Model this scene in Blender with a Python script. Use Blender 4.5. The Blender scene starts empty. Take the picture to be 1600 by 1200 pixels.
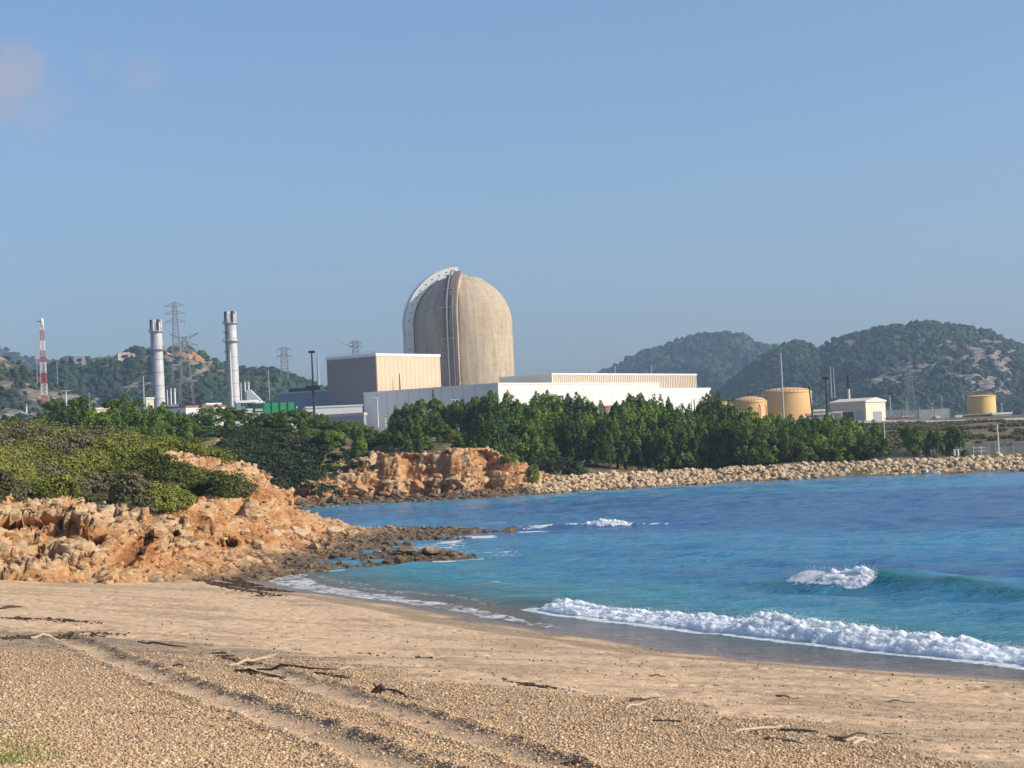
import bpy, math, random
import numpy as np
from mathutils import Vector, Matrix
R = math.radians
rng = np.random.default_rng(7)
random.seed(7)
scene = bpy.context.scene
COL = scene.collection

# ------------------------------------------------------------------ camera
F_PX = 2986.0
EYE = np.array([0.0, 0.0, 6.5])
PITCH = math.atan(100.0 / F_PX)
ROLL = R(2.6)
_F = np.array([0, math.cos(PITCH), math.sin(PITCH)])
_U0 = np.array([0, -math.sin(PITCH), math.cos(PITCH)])
_R0 = np.array([1.0, 0, 0])
_R = _R0 * math.cos(ROLL) - _U0 * math.sin(ROLL)
_U = _U0 * math.cos(ROLL) + _R0 * math.sin(ROLL)

def ray(px, py):
    return _F * F_PX + _R * (px - 800.0) + _U * (600.0 - py)
def at(px, py, Y):
    d = ray(px, py); return EYE + d * (Y / d[1])
def atz(px, py, z):
    d = ray(px, py); return EYE + d * ((z - EYE[2]) / d[2])
def project(P):
    q = P - EYE
    dd = q @ _F
    return 800 + F_PX * (q @ _R) / dd, 600 - F_PX * (q @ _U) / dd
def hit(px, py, zf, d0=8.0, d1=400.0):
    d = ray(px, py); d = d / d[1]
    lo, hi = d0, d1
    for k in range(3):
        t = np.linspace(lo, hi, 160) if k else d0 * (d1 / d0) ** np.linspace(0, 1, 160)
        p = EYE + d * t[:, None]
        b = p[:, 2] < zf(p[:, 0], p[:, 1]); i = int(np.argmax(b)) if b.any() else 159
        lo, hi = t[max(0, i - 1)], t[i]
    p = EYE + d * hi
    return p

cam_d = bpy.data.cameras.new("camera"); cam = bpy.data.objects.new("camera", cam_d); COL.objects.link(cam)
cam_d.sensor_width = 36.0; cam_d.lens = 36.0 * F_PX / 1600.0
cam_d.clip_start = 0.5; cam_d.clip_end = 20000
M = Matrix(((_R[0], _U[0], -_F[0], EYE[0]), (_R[1], _U[1], -_F[1], EYE[1]), (_R[2], _U[2], -_F[2], EYE[2]), (0, 0, 0, 1)))
cam.matrix_world = M
scene.camera = cam

# ------------------------------------------------------------------ noise (numpy)
def _h(ix, iy, iz, s):
    a = (ix.astype(np.int64) * 374761393 + iy.astype(np.int64) * 668265263 + iz.astype(np.int64) * 2147483647 + s * 974634777) & 0xffffffff
    a = ((a ^ (a >> 13)) * 1274126177) & 0xffffffff
    a = ((a ^ (a >> 15)) * 2246822519) & 0xffffffff
    return ((a ^ (a >> 16)) & 0xffffff) / float(0xffffff)
def vn(x, y, z=0.0, s=0):
    x, y, z = np.broadcast_arrays(np.asarray(x, float), np.asarray(y, float), np.asarray(z, float))
    ix, iy, iz = np.floor(x), np.floor(y), np.floor(z)
    fx, fy, fz = x - ix, y - iy, z - iz
    fx, fy, fz = [f * f * f * (f * (f * 6 - 15) + 10) for f in (fx, fy, fz)]
    r = 0
    for a in (0, 1):
        for b in (0, 1):
            for c in (0, 1):
                w = (fx if a else 1 - fx) * (fy if b else 1 - fy) * (fz if c else 1 - fz)
                r = r + w * _h(ix + a, iy + b, iz + c, s)
    return r * 2 - 1
def fbm(x, y, z=0.0, o=4, s=0, g=0.5):
    r = 0; a = 1.0; t = 0
    for i in range(o):
        r = r + a * vn(np.asarray(x) * 2 ** i, np.asarray(y) * 2 ** i, np.asarray(z) * 2 ** i, s + i * 17); t += a; a *= g
    return r / t
def worley(x, y, z, s=0, kz=1.0):
    x, y, z = np.broadcast_arrays(np.asarray(x, float), np.asarray(y, float), np.asarray(z, float))
    ix, iy, iz = np.floor(x), np.floor(y), np.floor(z)
    f1 = np.full(x.shape, 9.0); f2 = np.full(x.shape, 9.0); cid = np.zeros(x.shape)
    for a in (-1, 0, 1):
        for b in (-1, 0, 1):
            for c in ((-1, 0, 1) if kz else (0,)):
                jx, jy, jz = ix + a, iy + b, iz + c
                dx = jx + _h(jx, jy, jz, s + 1) - x; dy = jy + _h(jx, jy, jz, s + 2) - y; dz = (jz + _h(jx, jy, jz, s + 3) - z) * kz
                d = np.sqrt(dx * dx + dy * dy + dz * dz); c_ = _h(jx, jy, jz, s + 4)
                m = d < f1
                f2 = np.where(m, f1, np.minimum(f2, d)); cid = np.where(m, c_, cid); f1 = np.where(m, d, f1)
    return f1, f2, cid
def sstep(a, b, x):
    t = np.clip((x - a) / (b - a), 0, 1); return t * t * (3 - 2 * t)

class RBF:
    def __init__(self, pts):
        p = np.array(pts, float); self.c = p[:, :2]; n = len(p)
        K = np.linalg.norm(self.c[:, None] - self.c[None], axis=2)
        A = np.zeros((n + 3, n + 3)); A[:n, :n] = K + np.eye(n) * 1e-6
        A[:n, n] = 1; A[:n, n + 1:] = self.c; A[n, :n] = 1; A[n + 1:, :n] = self.c.T
        self.w = np.linalg.solve(A, np.r_[p[:, 2], 0, 0, 0]); self.n = n
    def __call__(self, x, y):
        x = np.asarray(x, float); y = np.asarray(y, float)
        r = self.w[self.n] + self.w[self.n + 1] * x + self.w[self.n + 2] * y
        for (cx, cy), w in zip(self.c, self.w[:self.n]):
            r = r + w * np.sqrt((x - cx) ** 2 + (y - cy) ** 2)
        return r

def poly_dist(x, y, pts, signed=False):
    """distance, arc parameter and (signed: left positive) to a polyline"""
    x = np.asarray(x, float); y = np.asarray(y, float)
    best = np.full(x.shape, 1e9); tt = np.zeros(x.shape); sg = np.ones(x.shape)
    acc = 0.0
    for (x0, y0), (x1, y1) in zip(pts[:-1], pts[1:]):
        dx, dy = x1 - x0, y1 - y0; L2 = dx * dx + dy * dy; L = math.sqrt(L2)
        t = np.clip(((x - x0) * dx + (y - y0) * dy) / L2, 0, 1)
        ex, ey = x - x0 - t * dx, y - y0 - t * dy
        d = np.sqrt(ex * ex + ey * ey)
        c = np.sign(dx * (y - y0) - dy * (x - x0)); m = d < best
        best = np.where(m, d, best); tt = np.where(m, acc + t * L, tt); sg = np.where(m, c, sg); acc += L
    return (best * sg if signed else best), tt
class DGrid:
    """signed distance to a polyline sampled on a grid, read back bilinearly"""
    def __init__(self, pts, x0, x1, y0, y1, st):
        self.p = (x0, y0, st); self.nx = int((x1 - x0) / st) + 1; self.ny = int((y1 - y0) / st) + 1
        X, Y = np.meshgrid(x0 + st * np.arange(self.nx), y0 + st * np.arange(self.ny), indexing='ij')
        self.d, self.t = poly_dist(X, Y, pts, True)
    def __call__(self, x, y):
        x0, y0, st = self.p
        u = np.clip((x - x0) / st, 0, self.nx - 1.001); v = np.clip((y - y0) / st, 0, self.ny - 1.001)
        i = u.astype(int); j = v.astype(int); a = u - i; b = v - j; r = []
        for g in (self.d, self.t):
            r.append(g[i, j] * (1 - a) * (1 - b) + g[i + 1, j] * a * (1 - b) + g[i, j + 1] * (1 - a) * b + g[i + 1, j + 1] * a * b)
        return r
def smooth_poly(pts, n=3):
    p = [tuple(q[:2]) for q in pts]
    for _ in range(n):
        o = [p[0]]
        for a, b in zip(p[:-1], p[1:]):
            o += [(a[0] * .75 + b[0] * .25, a[1] * .75 + b[1] * .25), (a[0] * .25 + b[0] * .75, a[1] * .25 + b[1] * .75)]
        o.append(p[-1]); p = o
    return p
def in_poly(px, py, poly):
    r = np.zeros(px.shape, bool); n = len(poly)
    for i in range(n):
        x0, y0 = poly[i]; x1, y1 = poly[(i + 1) % n]
        if y0 == y1: continue
        c = (y0 > py) != (y1 > py)
        r ^= c & (px < (x1 - x0) * (py - y0) / (y1 - y0) + x0)
    return r

# ------------------------------------------------------------------ meshes
def tag(o, label=None, cat=None, group=None, kind=None):
    if label: o['label'] = label
    if cat: o['category'] = cat
    if group: o['group'] = group
    if kind: o['kind'] = kind
    return o
def thing(name, label, cat, loc=(0, 0, 0), group=None, rz=0.0):
    o = bpy.data.objects.new(name, None); COL.objects.link(o)
    o.location = tuple(float(v) for v in loc); o.rotation_euler = (0, 0, rz); o.empty_display_size = 0.5
    return tag(o, label, cat, group)
def mesh_np(name, V, Fc, mat=None, smooth=False, attrs=None, col=None, mat_idx=None):
    me = bpy.data.meshes.new(name)
    V = np.ascontiguousarray(V, dtype=np.float32)
    if isinstance(Fc, np.ndarray):
        n, k = Fc.shape
        loops = Fc.reshape(-1).astype(np.int32); starts = np.arange(n, dtype=np.int32) * k
    else:
        lens = np.array([len(f) for f in Fc]); loops = np.concatenate([np.asarray(f) for f in Fc]).astype(np.int32)
        starts = np.r_[0, np.cumsum(lens)[:-1]].astype(np.int32); n = len(Fc)
    me.vertices.add(len(V)); me.vertices.foreach_set('co', V.reshape(-1))
    me.loops.add(len(loops)); me.loops.foreach_set('vertex_index', loops)
    me.polygons.add(n); me.polygons.foreach_set('loop_start', starts)
    me.update(calc_edges=True)
    me.polygons.foreach_set('use_smooth', np.full(n, bool(smooth)))
    for k_, v in (attrs or {}).items():
        a = me.attributes.new(k_, 'FLOAT', 'POINT'); a.data.foreach_set('value', np.ascontiguousarray(v, dtype=np.float32).reshape(-1))
    if col is not None:
        a = me.attributes.new('Col', 'FLOAT_COLOR', 'POINT')
        c = np.ones((len(V), 4), np.float32); c[:, :3] = col; a.data.foreach_set('color', c.reshape(-1))
    if mat: me.materials.append(mat)
    me.validate()
    return me
def link(name, me, parent=None, loc=None):
    o = bpy.data.objects.new(name, me); COL.objects.link(o)
    if parent: o.parent = parent
    if loc is not None: o.location = tuple(float(v) for v in loc)
    return o
def grid_faces(nu, nv):
    i = np.arange(nu - 1)[:, None] * nv + np.arange(nv - 1)[None]
    i = i.reshape(-1); return np.stack([i, i + nv, i + nv + 1, i + 1], 1)
def recentre(me, o):
    pass

class MB:
    """collects primitives in world (or local) space; build() links one mesh"""
    def __init__(self): self.v = []; self.f = []; self.n = 0
    def add(self, V, Fs):
        self.v.append(np.asarray(V, float)); self.f += [tuple(i + self.n for i in f) for f in Fs]; self.n += len(V); return self
    def hexa(self, b, t):
        return self.add(list(b) + list(t), [(3, 2, 1, 0), (4, 5, 6, 7), (0, 1, 5, 4), (1, 2, 6, 5), (2, 3, 7, 6), (3, 0, 4, 7)])
    def box(self, c, s, rz=0.0):
        cx, cy, cz = c; sx, sy, sz = [v / 2 for v in s]; co, si = math.cos(rz), math.sin(rz)
        q = [(cx + x * co - y * si, cy + x * si + y * co) for x, y in ((-sx, -sy), (sx, -sy), (sx, sy), (-sx, sy))]
        return self.hexa([(x, y, cz - sz) for x, y in q], [(x, y, cz + sz) for x, y in q])
    def fbox(self, fr, x0, x1, y0, y1, z0, z1):
        q = [fr(x0, y0), fr(x1, y0), fr(x1, y1), fr(x0, y1)]
        return self.hexa([(x, y, z0) for x, y in q], [(x, y, z1) for x, y in q])
    def tube(self, p0, p1, r0, r1=None, n=8, caps=True):
        r1 = r0 if r1 is None else r1
        p0 = np.array(p0, float); p1 = np.array(p1, float); d = p1 - p0; L = np.linalg.norm(d)
        if L < 1e-9: return self
        d /= L; a = np.array([0, 0, 1.0]) if abs(d[2]) < .9 else np.array([1.0, 0, 0])
        u = np.cross(d, a); u /= np.linalg.norm(u); w = np.cross(d, u)
        V = []
        for p, r in ((p0, r0), (p1, r1)):
            for i in range(n):
                t = 2 * math.pi * i / n; V.append(p + r * (u * math.cos(t) + w * math.sin(t)))
        Fs = [(i, n + i, n + (i + 1) % n, (i + 1) % n) for i in range(n)]
        if caps: Fs += [tuple(range(n)), tuple(range(2 * n - 1, n - 1, -1))]
        return self.add(V, Fs)
    def path(self, P, rad, n=7):
        P = [np.array(p, float) for p in P]; m = len(P); V = []; prev = None
        for i, p in enumerate(P):
            d = P[min(i + 1, m - 1)] - P[max(i - 1, 0)]; d = d / (np.linalg.norm(d) + 1e-9)
            if prev is None:
                a = np.array([0, 0, 1.0]) if abs(d[2]) < .9 else np.array([1.0, 0, 0]); u = np.cross(d, a)
            else: u = prev - d * (prev @ d)
            u /= np.linalg.norm(u) + 1e-9; prev = u; w = np.cross(d, u); r = rad[i] if hasattr(rad, '__len__') else rad
            for k in range(n):
                t = 2 * math.pi * k / n; V.append(p + r * (u * math.cos(t) + w * math.sin(t)))
        Fs = [(i * n + k, (i + 1) * n + k, (i + 1) * n + (k + 1) % n, i * n + (k + 1) % n) for i in range(m - 1) for k in range(n)]
        Fs += [tuple(range(n)), tuple(range(m * n - 1, (m - 1) * n - 1, -1))]
        return self.add(V, Fs)
    def lathe(self, c, prof, n=48, a0=0.0, a1=2 * math.pi):
        full = abs(a1 - a0 - 2 * math.pi) < 1e-6; k = n if full else n + 1; V = []
        for r, z in prof:
            for i in range(k):
                t = a0 + (a1 - a0) * i / n; V.append((c[0] + r * math.cos(t), c[1] + r * math.sin(t), c[2] + z))
        Fs = []
        for j in range(len(prof) - 1):
            for i in range(n if full else n):
                i2 = (i + 1) % k if full else i + 1
                Fs.append((j * k + i, j * k + i2, (j + 1) * k + i2, (j + 1) * k + i))
        return self.add(V, Fs)
    def build(self, name, mat, parent=None, smooth=False, label=None):
        V = np.concatenate(self.v) if self.v else np.zeros((0, 3))
        if parent is not None:
            pl = np.array(parent.get('_w', tuple(parent.location))) if parent.get('_w') is not None else np.array(parent.location)
            V = V - pl
            w = pl
        me = mesh_np(name, V, self.f, mat, smooth)
        if smooth:
            try: me.set_sharp_from_angle(angle=R(35))
            except Exception: pass
        o = link(name, me, parent)
        if label: o['label'] = label
        return o
def build_top(mb, name, mat, label=None, cat=None, group=None, kind=None, smooth=False):
    """top-level single-mesh object with its origin at the base of the mesh"""
    V = np.concatenate(mb.v); c = np.array([V[:, 0].mean(), V[:, 1].mean(), V[:, 2].min()])
    me = mesh_np(name, V - c, mb.f, mat, smooth)
    if smooth: me.set_sharp_from_angle(angle=R(40))
    o = link(name, me, None, c); return tag(o, label, cat, group, kind)
def top_np(name, V, Fc, mat, label=None, cat=None, group=None, kind=None, smooth=False, attrs=None, col=None):
    c = np.array([V[:, 0].mean(), V[:, 1].mean(), V[:, 2].min()])
    o = link(name, mesh_np(name, V - c, Fc, mat, smooth, attrs, col), None, c)
    return tag(o, label, cat, group, kind)

# ------------------------------------------------------------------ materials
class NT:
    def __init__(self, name):
        self.m = bpy.data.materials.new(name); self.m.use_nodes = True; self.t = self.m.node_tree; self.t.nodes.clear()
        self.out = self.t.nodes.new('ShaderNodeOutputMaterial')
    def n(self, typ, props=None, **ins):
        nd = self.t.nodes.new(typ)
        for k, v in (props or {}).items(): setattr(nd, k, v)
        for k, v in ins.items():
            k2 = k.replace('_', ' ')
            s = nd.inputs[int(k[1:])] if k[0] == 'i' and k[1:].isdigit() else nd.inputs[k2]
            self.s(s, v)
        return nd
    def s(self, sock, v):
        if isinstance(v, bpy.types.NodeSocket): self.t.links.new(v, sock)
        else:
            if sock.type == 'RGBA' and len(v) == 3: v = (*v, 1)
            sock.default_value = v
    def pos(self): return self.n('ShaderNodeNewGeometry').outputs['Position']
    def obj(self): return self.n('ShaderNodeTexCoord').outputs['Object']
    def sc(self, vec, s):
        return self.n('ShaderNodeMapping', i0=vec, i3=s if hasattr(s, '__len__') else (s, s, s)).outputs[0]
    def noise(self, vec, scale, detail=5.0, rough=.55, dist=0.0):
        return self.n('ShaderNodeTexNoise', Vector=vec, Scale=scale, Detail=detail, Roughness=rough, Distortion=dist).outputs[0]
    def vor(self, vec, scale, feature='F1', out='Distance', rnd=1.0):
        return self.n('ShaderNodeTexVoronoi', {'feature': feature}, Vector=vec, Scale=scale, Randomness=rnd).outputs[out]
    def ramp(self, fac, stops, interp='LINEAR'):
        r = self.n('ShaderNodeValToRGB', Fac=fac); e = r.color_ramp; e.interpolation = interp
        while len(e.elements) < len(stops): e.elements.new(0.5)
        for el, (p, c) in zip(e.elements, stops):
            el.position = p; el.color = (*c, 1) if hasattr(c, '__len__') else (c, c, c, 1)
        return r.outputs[0]
    def mix(self, fac, a, b, mode='MIX'):
        nd = self.t.nodes.new('ShaderNodeMix'); nd.data_type = 'RGBA'; nd.blend_type = mode
        self.s(nd.inputs[0], fac); self.s(nd.inputs[6], a); self.s(nd.inputs[7], b); return nd.outputs[2]
    def math(self, op, a, b=0.0, c=None, clamp=False):
        nd = self.t.nodes.new('ShaderNodeMath'); nd.operation = op; nd.use_clamp = clamp
        self.s(nd.inputs[0], a); self.s(nd.inputs[1], b)
        if c is not None: self.s(nd.inputs[2], c)
        return nd.outputs[0]
    def attr(self, name, out='Fac'): return self.n('ShaderNodeAttribute', {'attribute_name': name}).outputs[out]
    def bump(self, h, strength=.5, dist=.02, normal=None):
        nd = self.n('ShaderNodeBump', Height=h, Strength=strength, Distance=dist)
        if normal is not None: self.t.links.new(normal, nd.inputs['Normal'])
        return nd.outputs[0]
    def pbr(self, col, rough=.8, normal=None, metal=0.0, spec=.3, **kw):
        p = self.n('ShaderNodeBsdfPrincipled', Base_Color=col, Roughness=rough, Metallic=metal)
        self.s(p.inputs['Specular IOR Level'], spec)
        for k, v in kw.items(): self.s(p.inputs[k.replace('_', ' ')], v)
        if normal is not None: self.t.links.new(normal, p.inputs['Normal'])
        return p.outputs[0]
    def done(self, sh):
        self.t.links.new(sh, self.out.inputs['Surface']); return self.m

def m_plain(name, col, rough=.7, metal=0.0, var=.12, scale=1.0, streak=True, spec=.3):
    t = NT(name); p = t.pos()
    a = t.noise(p, .6 * scale, 6.0, .6); b = t.noise(t.sc(p, (3 * scale, 3 * scale, .25 * scale)), 1.0, 5.0, .6)
    f = t.math('ADD', t.math('MULTIPLY', a, .5), t.math('MULTIPLY', b, .5)) if streak else a
    c = t.ramp(f, [(.3, [v * (1 - var) for v in col]), (.7, [min(1, v * (1 + var * .6)) for v in col])])
    return t.done(t.pbr(c, rough, None, metal, spec))
# ------------------------------------------------------------------ light
SUN_AZ = R(-15.0)          # horizontal direction towards the sun, from +X
SUN_EL = R(30.0)
sl = bpy.data.lights.new('sun', 'SUN'); sl.energy = 4.9; sl.angle = R(0.5); sl.color = (1.0, .90, .76)
so = bpy.data.objects.new('sun', sl); COL.objects.link(so); so.location = (300, -100, 300)
sd = Vector((math.cos(SUN_AZ) * math.cos(SUN_EL), math.sin(SUN_AZ) * math.cos(SUN_EL), math.sin(SUN_EL)))
so.rotation_euler = sd.to_track_quat('Z', 'Y').to_euler()

w = bpy.data.worlds.new('World'); scene.world = w; w.use_nodes = True
nt = w.node_tree; nt.nodes.clear()
wo = nt.nodes.new('ShaderNodeOutputWorld'); bg = nt.nodes.new('ShaderNodeBackground'); bg.inputs[1].default_value = 0.15
sky = nt.nodes.new('ShaderNodeTexSky'); sky.sky_type = 'NISHITA'; sky.sun_disc = False
sky.sun_elevation = SUN_EL; sky.sun_rotation = math.pi / 2 - SUN_AZ
sky.altitude = 0; sky.air_density = 1.03; sky.dust_density = 1.9; sky.ozone_density = 5.5
# two faint fair-weather clouds, placed by direction in the sky
tc = nt.nodes.new('ShaderNodeTexCoord')
def _n(t, **k):
    n = nt.nodes.new(t)
    for a, b in k.items(): setattr(n, a, b)
    return n
nz = _n('ShaderNodeTexNoise'); nz.inputs['Scale'].default_value = 55; nz.inputs['Detail'].default_value = 9; nz.inputs['Roughness'].default_value = .6
nt.links.new(tc.outputs['Generated'], nz.inputs['Vector'])
acc = None
for (cx, cy, rad, amt) in ((20, 122, 62, .85), (-40, 140, 80, .8), (45, 110, 45, .5), (150, 104, 26, .28), (222, 118, 42, .30), (60, 165, 60, .3)):
    d = ray(cx, cy); d = d / np.linalg.norm(d)
    dist = _n('ShaderNodeVectorMath', operation='DISTANCE'); nt.links.new(tc.outputs['Generated'], dist.inputs[0]); dist.inputs[1].default_value = tuple(d)
    add = _n('ShaderNodeMath', operation='MULTIPLY_ADD'); nt.links.new(nz.outputs[0], add.inputs[0]); add.inputs[1].default_value = -rad / F_PX * 1.6; nt.links.new(dist.outputs['Value'], add.inputs[2])
    mr = _n('ShaderNodeMapRange', interpolation_type='SMOOTHSTEP'); nt.links.new(add.outputs[0], mr.inputs[0])
    mr.inputs[1].default_value = rad / F_PX * .35; mr.inputs[2].default_value = -rad / F_PX * .45; mr.inputs[3].default_value = 0; mr.inputs[4].default_value = amt
    if acc is None: acc = mr.outputs[0]
    else:
        a = _n('ShaderNodeMath', operation='MAXIMUM'); nt.links.new(acc, a.inputs[0]); nt.links.new(mr.outputs[0], a.inputs[1]); acc = a.outputs[0]
mx = _n('ShaderNodeMix', data_type='RGBA'); nt.links.new(acc, mx.inputs[0]); nt.links.new(sky.outputs[0], mx.inputs[6]); mx.inputs[7].default_value = (2.7, 2.85, 3.45, 1)
nt.links.new(mx.outputs[2], bg.inputs[0]); nt.links.new(bg.outputs[0], wo.inputs[0])
scene.view_settings.view_transform = 'Standard'; scene.view_settings.look = 'None'
scene.view_settings.exposure = 0.12; scene.view_settings.gamma = 1.0

# ------------------------------------------------------------------ shared materials
def m_beach():
    t = NT('beach_gravel_and_sand'); p = t.pos()
    g = t.attr('g'); wet = t.attr('w'); tan = t.attr('t')
    br = t.noise(p, 1.3, 6, .6)
    mot = t.ramp(t.noise(t.sc(p, (2.2, 1.0, 1)), 1.6, 6, .75), [(.34, (.80, .78, .75)), (.48, (1, 1, 1)), (.66, (1.08, 1.07, 1.05))])
    sand = t.ramp(br, [(.3, (.62, .405, .225)), (.7, (.71, .49, .29))])
    fine = t.noise(p, 60, 3, .7)
    sand = t.mix(.35, sand, t.ramp(fine, [(.3, (.30, .20, .115)), (.7, (.74, .55, .36))]))
    peb = t.n('ShaderNodeTexVoronoi', Vector=t.sc(p, (1, .8, 1)), Scale=24.0)
    rnd = t.n('ShaderNodeSeparateColor', i0=peb.outputs['Color']).outputs[0]
    pc = t.ramp(rnd, [(0, (.17, .125, .085)), (.3, (.31, .215, .13)), (.6, (.46, .33, .20)), (.85, (.60, .46, .30)), (1, (.74, .64, .48))])
    dark = t.ramp(peb.outputs['Distance'], [(.45, 1.0), (.8, .35)])
    pc = t.mix(1.0, t.mix(1.0, pc, dark, 'MULTIPLY'), (.78, .76, .74), 'MULTIPLY')
    base = t.mix(1.0, t.mix(t.math('MULTIPLY', g, .85), sand, pc), mot, 'MULTIPLY')
    base = t.mix(t.math('MULTIPLY', tan, .8), base, (.22, .14, .08))
    base = t.mix(wet, base, t.mix(.5, (.16, .115, .08), t.mix(1.0, base, (.42, .40, .38), 'MULTIPLY')))
    h = t.math('SUBTRACT', 1.0, t.math('MULTIPLY', peb.outputs['Distance'], 1.3))
    h = t.math('MULTIPLY', h, g)
    hs = t.math('ADD', t.math('MULTIPLY', t.noise(p, 9, 6, .65), 1.2), t.math('MULTIPLY', h, .8))
    nrm = t.bump(t.math('SUBTRACT', 1.0, t.ramp(t.vor(t.sc(p, (1, .75, 1)), 1.9), [(.08, 1.0), (.30, 0.0)])), .7, .07)
    nrm = t.bump(t.noise(t.sc(p, (1, .6, 1)), 3.2, 6, .7), .6, .08, nrm)
    nrm = t.bump(hs, .8, .035, nrm)
    rough = t.math('SUBTRACT', .95, t.math('MULTIPLY', wet, .68))
    return t.done(t.pbr(base, rough, nrm, spec=.3))
def m_rock(name='orange_coastal_rock', pale=0.5, wetz=0.7, sc=1.0):
    t = NT(name); p = t.pos()
    a = t.noise(t.sc(p, (.35 * sc, .35 * sc, .9 * sc)), 1.0, 8, .62, .6)
    b = t.noise(t.sc(p, (1.6 * sc, 1.6 * sc, 5 * sc)), 1.0, 8, .6)
    tone = t.attr('tone')
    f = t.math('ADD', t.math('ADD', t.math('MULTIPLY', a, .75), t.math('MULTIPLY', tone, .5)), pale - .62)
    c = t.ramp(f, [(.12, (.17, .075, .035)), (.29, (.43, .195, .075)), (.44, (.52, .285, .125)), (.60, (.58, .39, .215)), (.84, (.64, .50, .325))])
    c = t.mix(.55, c, t.mix(1.0, c, t.ramp(b, [(.3, (.42, .38, .35)), (.6, (1.15, 1.1, 1.05))]), 'MULTIPLY'))
    z = t.n('ShaderNodeSeparateXYZ', i0=p).outputs[2]
    wz = t.math('ADD', z, t.math('MULTIPLY', t.noise(p, .8, 4), -1.2))
    wet = t.n('ShaderNodeMapRange', {'interpolation_type': 'SMOOTHSTEP'}, Value=wz, From_Min=wetz - .15, From_Max=wetz - .95).outputs[0]
    wet = t.math('MAXIMUM', wet, t.attr('alg'))
    c = t.mix(wet, c, t.ramp(b, [(.35, (.07, .047, .027)), (.7, (.27, .185, .10))]))
    n1 = t.noise(t.sc(p, (2.5, 2.5, 5)), 1.0, 10, .7)
    nrm = t.bump(n1, .9, .22)
    nrm = t.bump(t.vor(t.sc(p, (1, 1, 1.6)), 3.2, out='Distance'), .5, .15, nrm)
    return t.done(t.pbr(c, t.math('SUBTRACT', .92, t.math('MULTIPLY', wet, .45)), nrm, spec=.3))
def m_leaf(name, cols, trans=.15):
    """foliage: colour varies by leaf clump (Col attribute) and by tree"""
    t = NT(name)
    rnd = t.n('ShaderNodeObjectInfo').outputs['Random']
    v = t.attr('v')
    f = t.math('ADD', t.math('MULTIPLY', v, .75), t.math('MULTIPLY', rnd, .25))
    c = t.ramp(f, [(i / (len(cols) - 1), k) for i, k in enumerate(cols)])
    d = t.pbr(c, .75, spec=.15)
    tr = t.n('ShaderNodeBsdfTranslucent', Color=t.mix(1.0, c, (1.5, 1.6, .8), 'MULTIPLY')).outputs[0]
    mixs = t.n('ShaderNodeMixShader', i0=trans, i1=d, i2=tr).outputs[0]
    return t.done(mixs)
def m_ground(name, a, b, sc=.4):
    t = NT(name); p = t.pos()
    c = t.ramp(t.noise(p, sc, 8, .65), [(.35, a), (.62, b)])
    return t.done(t.pbr(c, .95, t.bump(t.noise(p, sc * 6, 6, .7), .8, .3), spec=.1))

MAT_BEACH = m_beach()
MAT_ROCK = m_rock()
MAT_BOULDER = m_rock('beige_boulder_rock', .74, -2.0, 1.2)
MAT_PALEROCK = m_rock('pale_boulder_rock', 1.1, -2.0, 1.2)
MAT_PINE = m_leaf('pine_foliage', [(.026, .052, .014), (.062, .108, .022), (.120, .175, .032), (.20, .255, .046)])
MAT_PINE_L = m_leaf('light_green_foliage', [(.060, .098, .016), (.12, .175, .026), (.195, .25, .038), (.28, .33, .05)])  # lighter green for the bushes and some of the pines
MAT_SCRUB = m_leaf('scrub_foliage', [(.032, .042, .015), (.078, .096, .024), (.155, .175, .036), (.26, .27, .05), (.23, .20, .10)], .12)
MAT_SCRUB_D = m_leaf('dark_scrub_foliage', [(.022, .036, .016), (.045, .066, .024), (.08, .105, .036), (.14, .145, .065)], .1)
MAT_DRY = m_leaf('dry_scrub_foliage', [(.07, .075, .032), (.13, .125, .055), (.20, .175, .095), (.14, .15, .05)], .08)
MAT_BARK = m_plain('bark', (.14, .10, .075), .9)
MAT_WHITE = m_plain('white_cladding', (.70, .685, .65), .55, var=.06, scale=.25)
MAT_CREAM = m_plain('cream_render', (.70, .62, .47), .7, var=.06)
MAT_METAL = m_plain('galvanised_metal', (.42, .43, .44), .45, .5, var=.15)
MAT_STEEL = m_plain('chimney_steel', (.62, .60, .58), .55, .1, var=.28, scale=.5)
MAT_DARK = m_plain('dark_metal', (.035, .035, .04), .5, .3)
MAT_GREY = m_plain('grey_cladding', (.30, .31, .33), .6, var=.08)
MAT_BEIGE = m_plain('beige_cladding', (.62, .47, .31), .6, var=.07, scale=.3)
MAT_TANK = m_plain('ochre_tank_paint', (.74, .45, .20), .5, var=.06, scale=.3)
MAT_TANKY = m_plain('yellow_tank_paint', (.72, .50, .18), .5, var=.06, scale=.3)
MAT_REDP = m_plain('red_paint', (.42, .10, .06), .6, var=.15)
MAT_REDBR = m_plain('red_brown_cladding', (.32, .13, .09), .7, var=.12)
MAT_CONC = m_plain('pale_concrete', (.52, .47, .40), .9, var=.15)
MAT_GREEN = m_plain('green_netting', (.06, .46, .17), .8, var=.25)
MAT_GLASS = m_plain('dark_window_glass', (.05, .06, .08), .15, 0, var=.2, spec=.6)
MAT_BLUEGREY = m_plain('blue_grey_metal', (.20, .25, .31), .55, .1, var=.1)

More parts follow.
